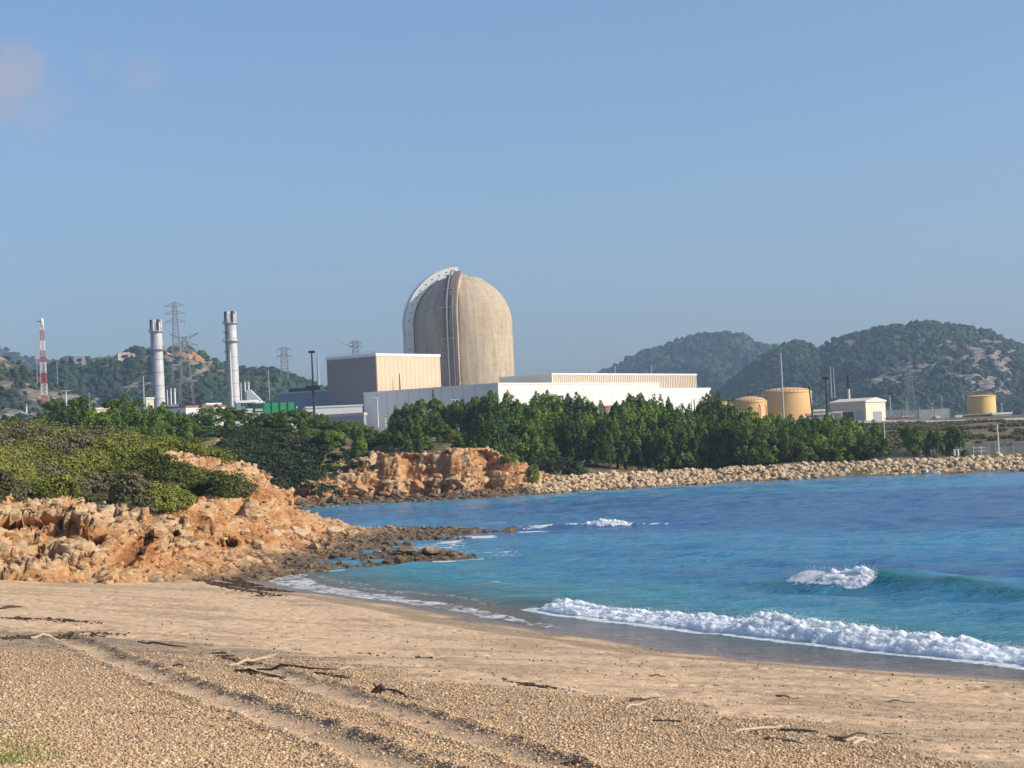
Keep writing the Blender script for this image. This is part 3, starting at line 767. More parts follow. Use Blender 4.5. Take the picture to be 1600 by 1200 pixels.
def m_water():
    t = NT('sea_water'); p = t.pos()
    dep = t.attr('dep'); foam = t.attr('foam'); teal = t.attr('teal')
    patch = t.noise(t.sc(p, (.018, .042, 1)), 1.0, 4, .55)
    deep = t.ramp(t.math('ADD', patch, t.math('MULTIPLY', t.attr('band'), .35)), [(.36, (.078, .29, .46)), (.50, (.068, .225, .40)), (.66, (.06, .165, .34))])
    c = t.ramp(dep, [(0, (.24, .18, .13)), (.035, (.20, .18, .145)), (.12, (.09, .20, .20)), (.3, (.08, .31, .38)), (.6, (.06, .27, .42))])
    c = t.mix(t.n('ShaderNodeMapRange', Value=dep, From_Min=.35, From_Max=.9).outputs[0], c, deep)
    c = t.mix(teal, c, (.015, .17, .17))
    # foam: ragged lace
    wv = t.math('ADD', t.math('MULTIPLY', t.noise(t.sc(p, (1, 1.6, 1)), 2.2, 8, .7, .8), .62), t.math('MULTIPLY', t.vor(t.sc(p, (1, 1.5, 1)), 3.5), .38))
    thr = t.math('SUBTRACT', t.math('ADD', foam, .0), wv)
    fm = t.n('ShaderNodeMapRange', {'interpolation_type': 'SMOOTHSTEP'}, Value=thr, From_Min=.02, From_Max=.16).outputs[0]
    fm = t.math('MULTIPLY', fm, t.math('GREATER_THAN', foam, .02))
    c2 = t.mix(fm, c, (.82, .84, .84))
    n1 = t.noise(t.sc(p, (.55, 1.3, 1)), 1.3, 7, .62, .3)
    n2 = t.noise(t.sc(p, (1.6, 3.2, 1)), 2.0, 5, .65, .2)
    nrm = t.bump(n1, 1.0, .42); nrm = t.bump(n2, .8, .16, nrm); nrm = t.bump(t.noise(t.sc(p, (.22, .9, 1)), 1.0, 4, .6, .5), .8, .8, nrm)
    ro = t.math('ADD', .13, t.math('MULTIPLY', fm, .7))
    pb = t.n('ShaderNodeBsdfPrincipled', Base_Color=c2, Roughness=ro, IOR=1.33); t.s(pb.inputs['Specular IOR Level'], .42)
    t.t.links.new(nrm, pb.inputs['Normal'])
    return t.done(pb.outputs[0])
def m_foam():
    t = NT('sea_foam'); p = t.pos()
    n = t.noise(p, 7, 8, .7)
    a = t.attr('a')
    c = t.ramp(n, [(.3, (.74, .78, .79)), (.6, (.90, .91, .90))])
    pb = t.n('ShaderNodeBsdfPrincipled', Base_Color=c, Roughness=.75); t.s(pb.inputs['Specular IOR Level'], .2); t.s(pb.inputs['Subsurface Weight'], 1.0); t.s(pb.inputs['Subsurface Radius'], (.25, .28, .3)); t.s(pb.inputs['Subsurface Scale'], 1.2)
    t.t.links.new(t.bump(t.noise(p, 16, 8, .75), .8, .05), pb.inputs['Normal'])
    al = t.n('ShaderNodeMapRange', {'interpolation_type': 'SMOOTHSTEP'}, Value=t.math('SUBTRACT', t.math('MULTIPLY', a, 1.25), t.noise(p, 4.5, 7, .7)), From_Min=-.03, From_Max=.08).outputs[0]
    tr = t.n('ShaderNodeBsdfTransparent').outputs[0]
    return t.done(t.n('ShaderNodeMixShader', i0=al, i1=tr, i2=pb.outputs[0]).outputs[0])
MAT_WATER = m_water(); MAT_FOAM = m_foam()
def swell(x, y):
    """wind sea: sharp-crested sum of waves coming in from the right"""
    z = 0
    for i, (ax, ay, L, am) in enumerate([(-.35, -.94, 9.0, .075), (-.15, -.99, 5.2, .055), (-.6, -.8, 3.6, .036), (.1, -1, 2.4, .026), (-.45, -.9, 1.6, .016)]):
        ph = (x * ax + y * ay) * 2 * math.pi / L + 2.6 * fbm(x * .05, y * .05, 0, 3, 120 + i) * 3
        s = .5 + .5 * np.sin(ph); z = z + am * (s ** 1.7 - .38) * (.45 + 1.1 * (fbm(x / L * .22, y / L * .35, 0, 2, 130 + i) * .5 + .5)) * 2
    return z
def bump_wave(x, y, line, A, back, front, s0, s1, G=None):
    d, t = poly_dist(x, y, line, True)
    # land is on the left of right-to-left lines; our lines run left-to-right so land = right = negative
    d = -d
    h = np.where(d < 0, np.exp(-(d / back) ** 2), np.exp(-(np.abs(d) / front) ** 1.6))
    return h, d, t
def prof(t, xs, ys): return np.interp(t, xs, ys)
def t_of(line, px, py):
    p = atz(px, py, .2); return float(poly_dist(np.array([p[0]]), np.array([p[1]]), line)[1][0])
tb = [t_of(BRK, *q) for q in [(800, 938), (870, 942), (950, 954), (1050, 964), (1150, 975), (1200, 980), (1240, 984), (1330, 993), (1430, 1003), (1520, 1012), (1620, 1021), (1960, 1074)]]
AB = [.05, .30, .26, .30, .31, .62, .56, .46, .38, .31, .28, .25]
t2 = [t_of(SW2, *q) for q in [(1120, 905), (1210, 908), (1275, 910), (1340, 911), (1400, 911), (1500, 915), (1620, 922), (1990, 945)]]
A2 = [.0, .22, .60, .62, .70, .55, .32, .2]
def sea_z(x, y):
    z = swell(x, y)
    s = -shore_s(x, y); z = z * sstep(.3, 9, s) + .02
    near = y < 110
    e = dict()
    h, d, t = bump_wave(x, y, SW2, 0, 3.2, 1.0, 0, 0); A = prof(t, t2, A2) * (1 + .12 * vn(t * .7, 0, 0, 141))
    m2 = (np.abs(d) < 9); z = z + np.where(m2, A * h, 0) - np.where(m2, .25 * A * np.exp(-((d - 2.2) / 1.4) ** 2), 0)
    e['d2'] = d; e['t2'] = t; e['A2'] = A * m2; e['h2'] = h * m2
    h, d, t = bump_wave(x, y, BRK, 0, 1.5, .5, 0, 0); A = prof(t, tb, AB)
    mb = (np.abs(d) < 6); z = z + np.where(mb, A * h * .82, 0)
    e['db'] = d; e['tb'] = t; e['Ab'] = A; e['hb'] = h * mb
    h, d, t = bump_wave(x, y, SW3, 0, 1.6, .8, 0, 0); A = .16 * sstep(0, 6, t) * sstep(34, 24, t)
    m3 = (np.abs(d) < 6); z = z + np.where(m3, A * h, 0); e['d3'] = d; e['t3'] = t
    return z, e, s
def make_sea():
    ang = np.concatenate([np.linspace(-30, -16, 60)[:-1], np.linspace(-16, 18, 900), np.linspace(18, 60, 120)[1:]])
    u = np.linspace(1 / 41.0, 1 / 300.0, 640)
    A, U = np.meshgrid(R(1) * ang, u, indexing='ij'); r = 1 / U
    x, y = r * np.sin(A), r * np.cos(A)
    z, e, s = sea_z(x, y)
    # depth grows away from the shoreline and the rock platform
    dep = np.clip((s - .5) / 26.0, 0, 1)
    hz_ = HEAD(x, y); rocks = sstep(-1.1, -.1, hz_) * (y > 100) * (y < 170) * (x < 6)
    n = fbm(x * .25, y * .5, 0, 4, 151); n2 = fbm(x * .8, y * 1.2, 0, 3, 157)
    foam = np.zeros_like(x)
    # swash edge, broad in the cove corner, thin along the beach
    px, py = project(np.stack([x, y, z * 0], -1))
    wide = np.interp(px, [380, 450, 520, 640, 780, 900, 1100, 1700], [3.4, 2.6, 1.3, 1.1, .9, .4, .25, .25])
    foam = np.maximum(foam, (.60 + .16 * n2) * sstep(1.0, .45, np.abs(s - wide * .42 - .12) / wide + n * .35) * np.interp(px, [800, 900, 1000], [1, .75, .7]))
    foam = np.maximum(foam, .52 * np.exp(-((s - 2.6 - n) / .9) ** 2) * sstep(1000, 700, px))
    # foam trailing behind and in front of the shore break
    foam = np.maximum(foam, .80 * np.exp(-((e['db'] - 1.1) / .62) ** 4) * (e['Ab'] > .2) * sstep(2, 4.5, e['tb']))
    foam = np.maximum(foam, .95 * np.exp(-((e['db'] - .15) / .5) ** 2) * (e['Ab'] > .2) * sstep(3.5, 5.5, e['tb']))
    foam = np.maximum(foam, .45 * np.exp(-((e['db'] + 1.2) / 1.0) ** 2) * (e['Ab'] > .3) * (n > 0))
    f2 = prof(e['t2'], [t2[1] + 1.2, t2[2] + .2, t2[3], t2[4] - .3, t2[4] + .5], [0, 1, 1, .9, 0]) * (np.abs(e['d2']) < 3)
    foam = np.maximum(foam, f2 * .95 * np.exp(-((e['d2'] - .45) / .75) ** 2))
    foam = np.maximum(foam, .9 * np.exp(-((e['d3'] - .1 + .3 * n) / .35) ** 2) * sstep(2, 6, e['t3']) * sstep(27, 22, e['t3']) * (n2 > -.35))
    # surf around the rock platform
    rk = np.exp(-((hz_ + .25 + .2 * n2) / .28) ** 2) * (y > 108) * (y < 166) * (x < 8) * (px > 425)
    foam = np.maximum(foam, rk * (.50 + .5 * sstep(-.1, .4, n)) * 1.0)
    far = sstep(.2, .6, fbm(x * .4, y * 1.2, 0, 4, 163)) * .0
    foam = np.maximum(foam, .62 * np.exp(-((s - 8.3) / .8) ** 2) * np.exp(-((px - 770) / 30) ** 2))
    foam = np.maximum(foam, .80 * np.exp(-((y - 245 + .15 * x) / 6) ** 2) * (px < 545) * (n2 > .1))
    teal = np.clip(.85 * (e['h2'] * (e['A2'] > .1) * sstep(-1.8, .2, e['d2']) * sstep(2.5, 1.0, e['d2'])) + .8 * e['hb'] * sstep(6, 3, e['tb']) , 0, 1)
    teal = np.maximum(teal, .30 * sstep(.1, .5, fbm(x * .07, y * .15, 0, 3, 171)) * sstep(26, 12, s))
    band = fbm(x * .012, y * .035, 0, 3, 173)
    band = band + .9 * np.exp(-((y - 165) / 34) ** 2) * sstep(-10, 20, x) - .5 * sstep(200, 250, y) - .3 * np.exp(-((y - 112) / 15) ** 2)
    V = np.stack([x, y, z], -1).reshape(-1, 3)
    fc = grid_faces(*x.shape)
    # drop faces buried well inside the land
    sv = (s.reshape(-1) > -2.5); fc = fc[sv[fc].any(1)]
    me = mesh_np('sea', V, fc, MAT_WATER, True, {'dep': dep, 'foam': foam, 'teal': teal, 'band': band})
    tag(link('sea', me), kind='structure')
    # open sea out to the horizon, on the right beyond the bay
    X = np.array([[r_ * math.sin(R(a)), r_ * math.cos(R(a)), -.03] for a in range(60, 181, 10) for r_ in (40, 300, 3000, 15000)])
    o = link('open_sea', mesh_np('open_sea', X, grid_faces(13, 4), MAT_WATER, True, {'dep': np.ones(52), 'foam': np.zeros(52), 'teal': np.zeros(52), 'band': np.zeros(52)}))
    tag(o, kind='structure')
make_sea()

def roll_foam(name, line, ts, As, t0, t1, label, seed, wf=1.0, wb=.6, endfade=.8, lk=1.0):
    """tumbling white water along a crest line, lumpy in 3D"""
    L = np.arange(t0, t1, .035); seg = np.array(line); dl = np.r_[0, np.cumsum(np.hypot(*np.diff(seg, axis=0).T))]
    cx = np.interp(L, dl, seg[:, 0]); cy = np.interp(L, dl, seg[:, 1])
    tx = np.gradient(cx); ty = np.gradient(cy); q = np.hypot(tx, ty); tx /= q; ty /= q
    nx, ny = ty, -tx                       # right of travel = towards the land
    v = np.linspace(0, 1, 110)
    A = np.interp(L, ts, As); T, Vv = np.meshgrid(L, v, indexing='ij'); AA = A[:, None]
    AA = AA * (1 + .22 * vn(T * .9, 0, 0, seed) + .12 * vn(T * 2.7, 0, 0, seed + 1))
    off = -wb * 1.0 + (wb + wf) * Vv
    hgt = AA * np.where(off < 0, np.exp(-(off / (wb * .75)) ** 2), np.clip(1 - (off / wf), 0, 1) ** .85 * (1 - .12 * np.sin(np.clip(off / wf, 0, 1) * 9)))
    X = cx[:, None] + nx[:, None] * off; Y = cy[:, None] + ny[:, None] * off; Z = hgt * 1.0 + .03
    f1, f2, c = worley(X * 4.6, Y * 4.6, Z * 4.6, seed + 5); g1, g2, c2 = worley(X * 12, Y * 12, Z * 12, seed + 9)
    ri = 1 - np.abs(fbm(T * 1.5, off * 3.0, Z * 1.5, 5, seed + 3, .6)) * 3.2
    lump = .10 * ri + .17 * fbm(T * .8, off * 1.6, 0, 6, seed + 4, .68) + (.5 - g1) * .045 + .10 * np.clip(fbm(T * 6, off * 4, 0, 3, seed + 8) * 3, 0, 1) * np.exp(-(off / .35) ** 2)
    k = np.clip(AA / .55, .3, 1.15) * lk
    Z = Z + lump * k * .9 * sstep(0, .12, Vv) * sstep(1.0, .93, Vv); X = X + nx[:, None] * lump * .8 * k; Y = Y + ny[:, None] * lump * .8 * k
    Z = Z - .14 * sstep(.90, 1.0, Vv)
    ed = np.minimum(sstep(t0, t0 + endfade, T), sstep(t1, t1 - endfade, T))
    a = ed * sstep(0, .30, Vv) * sstep(1.0, .995, Vv) * 1.25 + .15 * ed
    V3 = np.stack([X, Y, Z], -1).reshape(-1, 3)
    o = link(name, mesh_np(name, V3, grid_faces(*T.shape), MAT_FOAM, True, {'a': a}))
    tag(o, label, 'foam', kind='stuff')
    # spray drops thrown above the crest
    n = int(2600 * (t1 - t0) / 20); ti = rng.uniform(t0 + .3, t1 - .3, n); Ai = np.interp(ti, ts, As)
    cxi = np.interp(ti, dl, seg[:, 0]); cyi = np.interp(ti, dl, seg[:, 1])
    up = np.abs(rng.normal(0, .13, n)) * (Ai / .5) ; off = rng.normal(-.05, .22, n)
    C = np.stack([cxi - .2 * off, cyi - off, Ai * .92 + up], 1); s = rng.uniform(.004, .014, n)
    V, Fc = blobs(C, np.stack([s, s, s], 1), rng.uniform(0, 6, n))
    o2 = link('spray', mesh_np('spray', V, Fc, MAT_FOAM, True, {'a': np.full(len(V), 2.0)})); tag(o2, 'fine spray drops thrown above the ' + label.split(' ', 2)[-1], 'spray', kind='stuff')
roll_foam('surf', BRK, tb, AB, tb[1] - .6, tb[-1] - 2, 'long white breaker rolling onto the beach at right', 300, 1.15, .6, 3.0)
roll_foam('surf', SW2, t2, [a * 1.12 for a in A2], t2[2] - .15, t2[4] + .2, 'white curl on the swell farther out at right', 340, 1.2, .4, .8, .6)
_s3 = float(poly_dist(np.array([atz(952, 823, 0)[0]]), np.array([atz(952, 823, 0)[1]]), SW3)[1][0])
roll_foam('surf', SW3, [0, _s3 - 3, _s3, _s3 + 3, 60], [.05, .12, .55, .12, .05], _s3 - 2.5, _s3 + 3.0, 'little splash of white water over a hidden reef mid-bay', 360, .9, .7, 1.2)
# ------------------------------------------------------------------ far shore and plateau
print('far land')
FP = []
def fz(px, py, Y): FP.append(tuple(at(px, py, Y)))
def fl(px, py, z): FP.append(tuple(atz(px, py, z)))
def fw(px, z, Y): p = at(px, 600, Y); FP.append((p[0], Y, z))
# water line and sea bed
for q in [(452, 797), (470, 794), (490, 794), (560, 789), (600, 786), (650, 784), (700, 782), (760, 778), (800, 776), (850, 772), (950, 766), (1100, 757), (1250, 750), (1400, 744), (1600, 736), (1900, 718)]: fl(*q, 0.0)
for q in [(452, 812), (490, 806), (560, 800), (650, 796), (760, 790), (850, 783), (1100, 766), (1400, 753), (1600, 744), (1900, 728)]: fl(*q, -1.6)
for q in [(-20, 205), (20, 205), (60, 205), (110, 205), (170, 200), (0, 232), (50, 235), (100, 235), (170, 235), (230, 230), (260, 190), (-25, 188), (-24, 225)]: FP.append((*q, -3.2))
for q in [(-40, 225, 5.5), (-50, 205, 7.0), (-36, 195, 1.0), (-33, 215, -.5), (-31, 232, -1.0), (-38, 238, 4.5), (-55, 180, 7)]: FP.append(q)
# ledges and cliff
for q in [(470, 778, 251), (490, 772, 254), (530, 775, 255), (560, 775, 257), (600, 773, 258.5), (650, 770, 259), (700, 767, 259), (760, 762, 262), (800, 762, 264), (840, 764, 267),
          (560, 716, 262), (585, 706, 263), (620, 704, 263), (650, 707, 263), (700, 702, 263), (740, 698, 265), (765, 698, 266), (800, 708, 269), (830, 728, 270), (850, 746, 271),
          (500, 752, 259), (470, 760, 254), (520, 730, 262), (450, 770, 249), (440, 745, 252), (400, 735, 250), (390, 705, 255), (440, 690, 266), (530, 690, 272), (480, 715, 260), (430, 785, 246)]: fz(*q)
for q in [(870, 1.8, 274), (950, 1.9, 282), (1100, 1.85, 283), (1250, 2.1, 283), (1400, 2.2, 281), (1600, 2.1, 279), (1900, 2.1, 270), (870, 3, 288), (1000, 2.2, 292), (1200, 2.2, 293), (1400, 2.2, 293), (1650, 2.2, 293), (1900, 2.4, 290),
          (600, 7.6, 280), (700, 7.4, 280), (780, 6.8, 280), (850, 4.5, 285), (300, 9.0, 260), (100, 9.0, 230), (-200, 9.5, 220), (0, 8.5, 195), (300, 5.5, 190), (-300, 9, 190), (500, 9.2, 300), (100, 10, 300), (-300, 10, 320),
          (650, 8.5, 320), (800, 6.5, 320), (1000, 4.2, 325), (1200, 3.6, 330), (1400, 3.2, 330), (1650, 3.2, 330), (1900, 3.2, 330),
          (700, 9, 400), (900, 8, 400), (300, 12, 420), (0, 12, 420), (-300, 13, 420), (2000, 8.6, 415),
          (1100, 8.9, 405), (1240, 8.7, 415), (1400, 8.2, 415), (1500, 8.0, 418), (1600, 7.6, 418), (1100, 9.6, 460), (1240, 9.3, 460), (1400, 8.9, 455), (1600, 8.6, 455), (1900, 8.6, 455),
          (1400, 9.3, 540), (1700, 9.3, 540), (1000, 10, 540), (600, 11, 560), (200, 15, 600), (-200, 16, 600), (1000, 11, 800), (600, 12, 800), (200, 15, 900), (-200, 16, 900), (1500, 10.5, 900), (1900, 10.5, 900),
          (1000, 12, 1400), (200, 16, 1400), (1800, 12, 1400), (-300, 16, 1400)]: fw(*q)
FAR = RBF(FP)
def far_z1(x, y): return float(FAR(np.array([x]), np.array([y]))[0])
MAT_SOILF = m_ground('brown_scrub_ground', (.105, .088, .045), (.235, .185, .11), .35)
def make_far():
    X, Y = np.meshgrid(np.arange(-150, 215, 1.6), np.arange(186, 540, 1.6), indexing='ij')
    Z = FAR(X, Y) + .25 * fbm(X * .12, Y * .12, 0, 4, 201) * sstep(-.5, 1.5, FAR(X, Y))
    px, py = project(np.stack([X, Y, Z], -1))
    inner = (X > -41) & (X < 9.5) & (Y > 240) & (Y < 274)
    Z = np.where(inner, Z - 7, Z)
    o = link('far_shore_ground', mesh_np('far_shore_ground', np.stack([X, Y, Z], -1).reshape(-1, 3), grid_faces(*X.shape), MAT_SOILF, True)); tag(o, kind='structure')
    X, Y = np.meshgrid(np.arange(-700, 900, 20), np.arange(534, 3400, 20), indexing='ij')
    Z = FAR(np.clip(X, -300, 300), np.clip(Y, 0, 1400)) - .2
    o = link('plateau_ground', mesh_np('plateau_ground', np.stack([X, Y, Z], -1).reshape(-1, 3), grid_faces(*X.shape), MAT_SOILF, True)); tag(o, kind='structure')
    # sea bed / base sheet under everything, out to the horizon
    g = np.array([[-16000, -16000, -4], [16000, -16000, -4], [16000, 16000, -4], [-16000, 16000, -4]], float)
    o = link('ground', mesh_np('ground', g, np.array([[0, 1, 2, 3]]), MAT_SOILF)); tag(o, kind='structure')
    # the cliff itself, fine and displaced
    st = .17
    X, Y = np.meshgrid(np.arange(-42, 11, st), np.arange(239, 276, st), indexing='ij')
    Z = FAR(X, Y); gx = np.gradient(Z, st, axis=0); gy = np.gradient(Z, st, axis=1); sl = np.hypot(gx, gy)
    px, py = project(np.stack([X, Y, Z], -1))
    VP = [(350, 600), (350, 760), (452, 762), (505, 745), (520, 735), (545, 722), (560, 712), (585, 704), (640, 704), (700, 700), (740, 696), (770, 696), (800, 706), (835, 722), (858, 742), (860, 752), (890, 752), (890, 600)]
    nn = fbm(X * .3, Y * .3, 0, 4, 211) * 9
    veg = (in_poly(px + nn, py + nn * .6, VP)).astype(float)
    d, tone = rocky(X, Y, Z, (1 - veg) * (.40 + .65 * sstep(.2, 1, sl)) * (.45 + .55 * sstep(.2, 1.2, Z)), 400, 1.25)
    gul = np.maximum(0, vn(X * .28, Y * .05, 0, 217)) * sstep(.4, 1.2, sl) * 2.6 + np.maximum(0, vn(X * .75, Y * .05, 0, 218)) * sstep(.4, 1.2, sl) * 1.1
    n = np.stack([-gx, -gy, np.ones_like(gx)], -1); n /= np.linalg.norm(n, axis=-1, keepdims=True)
    d = np.clip(d, -1.2, .6)
    P = np.stack([X, Y, Z], -1) + n * d[..., None]; P[..., 1] += gul * (1 - veg)
    P[..., 2] -= .6 * (1 - sstep(0, 1.5, np.minimum(np.minimum(X + 42, 11 - X), 276 - Y)))
    me = mesh_np('far_cliff', P.reshape(-1, 3), grid_faces(*X.shape), MAT_ROCK, True, {'tone': np.clip(tone - .08, 0, 1), 'alg': np.clip(sstep(1.5, .6, P[..., 2] + .6 * fbm(X * .25, Y * .25, 0, 3, 219)), 0, 1)})
    me.materials.append(MAT_SOILF); me.polygons.foreach_set('material_index', (veg[:-1, :-1].reshape(-1) > .5).astype(np.int32))
    tag(link('far_cliff', me), kind='structure')
    m_ = (veg < .3) & (P[..., 2] > -.3) & (P[..., 2] < 3.2) & (Y < 272); sel = np.argwhere(m_); ii = sel[rng.choice(len(sel), 1500)]; Q = P[ii[:, 0], ii[:, 1]]; n_ = len(Q)
    s_ = np.clip(rng.lognormal(math.log(.32), .5, n_), .12, 1.1); V_, F_ = blobs(Q, np.stack([s_ * 1.3, s_, s_ * .6], 1), rng.uniform(0, 6, n_), jit=.16, tilt=rng.normal(0, .4, n_))
    tag(link('cliff_rubble', mesh_np('cliff_rubble', V_, F_, MAT_ROCK, False, {'tone': np.repeat(rng.uniform(.1, .8, n_), 12), 'alg': np.repeat(sstep(1.4, .5, Q[:, 2]), 12)})), 'fallen rock rubble along the foot of the far orange cliff', 'rubble', kind='stuff')
    # scrub on the dark slope and cliff top
    sel = np.argwhere(veg > .5); ii = sel[rng.choice(len(sel), 1500)]; Q = P[ii[:, 0], ii[:, 1]]; qx, qy = project(Q)
    v = np.clip(.35 + .5 * fbm(Q[:, 0] * .2, Q[:, 1] * .2, 0, 3, 221) + .25 * sstep(540, 620, qx), 0, 1); r = rng.uniform(.35, .95, len(Q))
    dark = qx < 560 + 30 * rng.standard_normal(len(Q))
    scrub_mass('dark_scrub', 'dark low-spreading bushes covering the slope left of the orange cliff', Q[dark], r[dark] * 1.15, v[dark], MAT_SCRUB_D, 150, .17, .42)
    lt = ~dark
    scrub_mass('clifftop_scrub', 'bright green bushes along the top of the orange cliff', Q[lt], r[lt], v[lt], MAT_SCRUB, 120, .15, .7)
    # wider dark slope behind, and understorey below the shore trees
    n = 2600; X = rng.uniform(-150, -12, n); Y = rng.uniform(190, 330, n); Z = FAR(X, Y); Q = np.stack([X, Y, Z], 1); qx, qy = project(Q)
    k = (Z > 1.2) & (qx > -150) & (qx < 640); Q = Q[k]; qx = qx[k]
    v = np.clip(.4 + .5 * fbm(Q[:, 0] * .06, Q[:, 1] * .06, 0, 3, 223), 0, 1); r = rng.uniform(.6, 1.5, len(Q))
    scrub_mass('plateau_scrub', 'mixed green scrub between the far pines on the left plateau', Q, r, v, MAT_SCRUB_D, 130, .2, .6)
    n = 5200; X = rng.uniform(40, 150, n); Y = rng.uniform(322, 402, n); Z = FAR(X, Y); Q = np.stack([X, Y, Z], 1)
    v = np.clip(.5 + .6 * fbm(Q[:, 0] * .1, Q[:, 1] * .1, 0, 3, 225), 0, 1); r = rng.uniform(.35, 1.0, len(Q)); k = v > .42
    scrub_mass('embankment_scrub', 'sparse grey-brown bushes dotted over the embankment at far right', Q[k], r[k], v[k] * .9, MAT_DRY, 70, .19, .6)
make_far()

# ------------------------------------------------------------------ rubble breakwater
print('breakwater')
def breakwater():
    W = smooth_poly([atz(x, y, 0) for x, y in [(835, 773), (950, 766), (1100, 757), (1250, 750), (1400, 744), (1600, 736), (1760, 728)]], 1)
    W = np.array(W); L = np.r_[0, np.cumsum(np.hypot(*np.diff(W, axis=0).T))]
    def pt(t, u):   # t along, u inland
        x = np.interp(t, L, W[:, 0]); y = np.interp(t, L, W[:, 1]); x2 = np.interp(t + .5, L, W[:, 0]); y2 = np.interp(t + .5, L, W[:, 1])
        dx, dy = x2 - x, y2 - y; q = math.hypot(dx, dy) or 1
        return x - dy / q * u, y + dx / q * u
    big = []; small = []
    Lmax = L[-1] - 1
    for row, (u, z) in enumerate([(-.5, -.25), (1.0, .25), (2.5, .75), (4.0, 1.2), (5.5, 1.65), (7.0, 2.0)]):
        t = .5 + (row % 2) * .55
        while t < Lmax:
            s = rng.uniform(.34, .70); 
            big.append((*pt(t, u + rng.normal(0, .3)), z + rng.normal(0, .12), s, row)); t += s * 1.62 + rng.uniform(0, .35)
    print('armour', len(big), 'len', Lmax)
    big = [b for b in big if True]
    tiers = ['dark wet boulder at the waterline of the rubble breakwater', 'weed-stained boulder just above the waterline of the breakwater', 'sunlit tan boulder low on the breakwater face', 'sunlit tan boulder halfway up the breakwater face', 'pale sunlit boulder near the top of the breakwater face', 'pale boulder along the crest of the breakwater']
    # individuals: those that show largest
    score = [(-(b[3] * (1.0 if b[4] > 0 else .45)), i) for i, b in enumerate(big) if project(np.array(b[:3]))[0] < 1605]
    ind = set(i for _, i in sorted(score)[:298])
    rest = []
    for i, b in enumerate(big):
        x, y, z, s, row = b
        if i in ind:
            put_boulder((x, y, z), (s * rng.uniform(.9, 1.25), s * rng.uniform(.8, 1.1), s * rng.uniform(.6, .95)), int(rng.integers(10)), rng.uniform(0, 6.28), MAT_BOULDER if row else MAT_ROCK,
                        tiers[row], 'armour_boulder', 'boulder', 'boulders of the breakwater, ' + ['at the waterline', 'just above the water', 'low on the face', 'halfway up', 'near the top', 'along the crest'][row], (rng.normal(0, .35), rng.normal(0, .35)))
        else: rest.append((x, y, z, s))
    n = 2400; t = rng.uniform(0, Lmax, n); u = rng.uniform(-1, 8.2, n)
    sm = np.array([[*pt(a, b)] for a, b in zip(t, u)]); zz = np.interp(u, [-1, 0, 5.5, 8.2], [-.4, 0, 1.75, 2.1]); s = rng.uniform(.16, .42, n)
    rr = np.array(rest).reshape(-1, 4)
    C = np.concatenate([np.c_[sm, zz], rr[:, :3]]); s = np.r_[s, rr[:, 3]]; m = len(C)
    V, Fc = blobs(C, np.stack([s * rng.uniform(.9, 1.3, m), s, s * rng.uniform(.6, .9, m)], 1), rng.uniform(0, 6, m), jit=.16, tilt=rng.normal(0, .5, m))
    o = link('breakwater_rubble', mesh_np('breakwater_rubble', V, Fc, MAT_BOULDER, False, {'tone': np.repeat(rng.uniform(.2, 1, m), 12), 'alg': np.repeat((C[:, 2] < .15).astype(float) * .8, 12)}))
    tag(o, 'smaller stones packed between the breakwater boulders', 'rubble', kind='stuff')
breakwater()

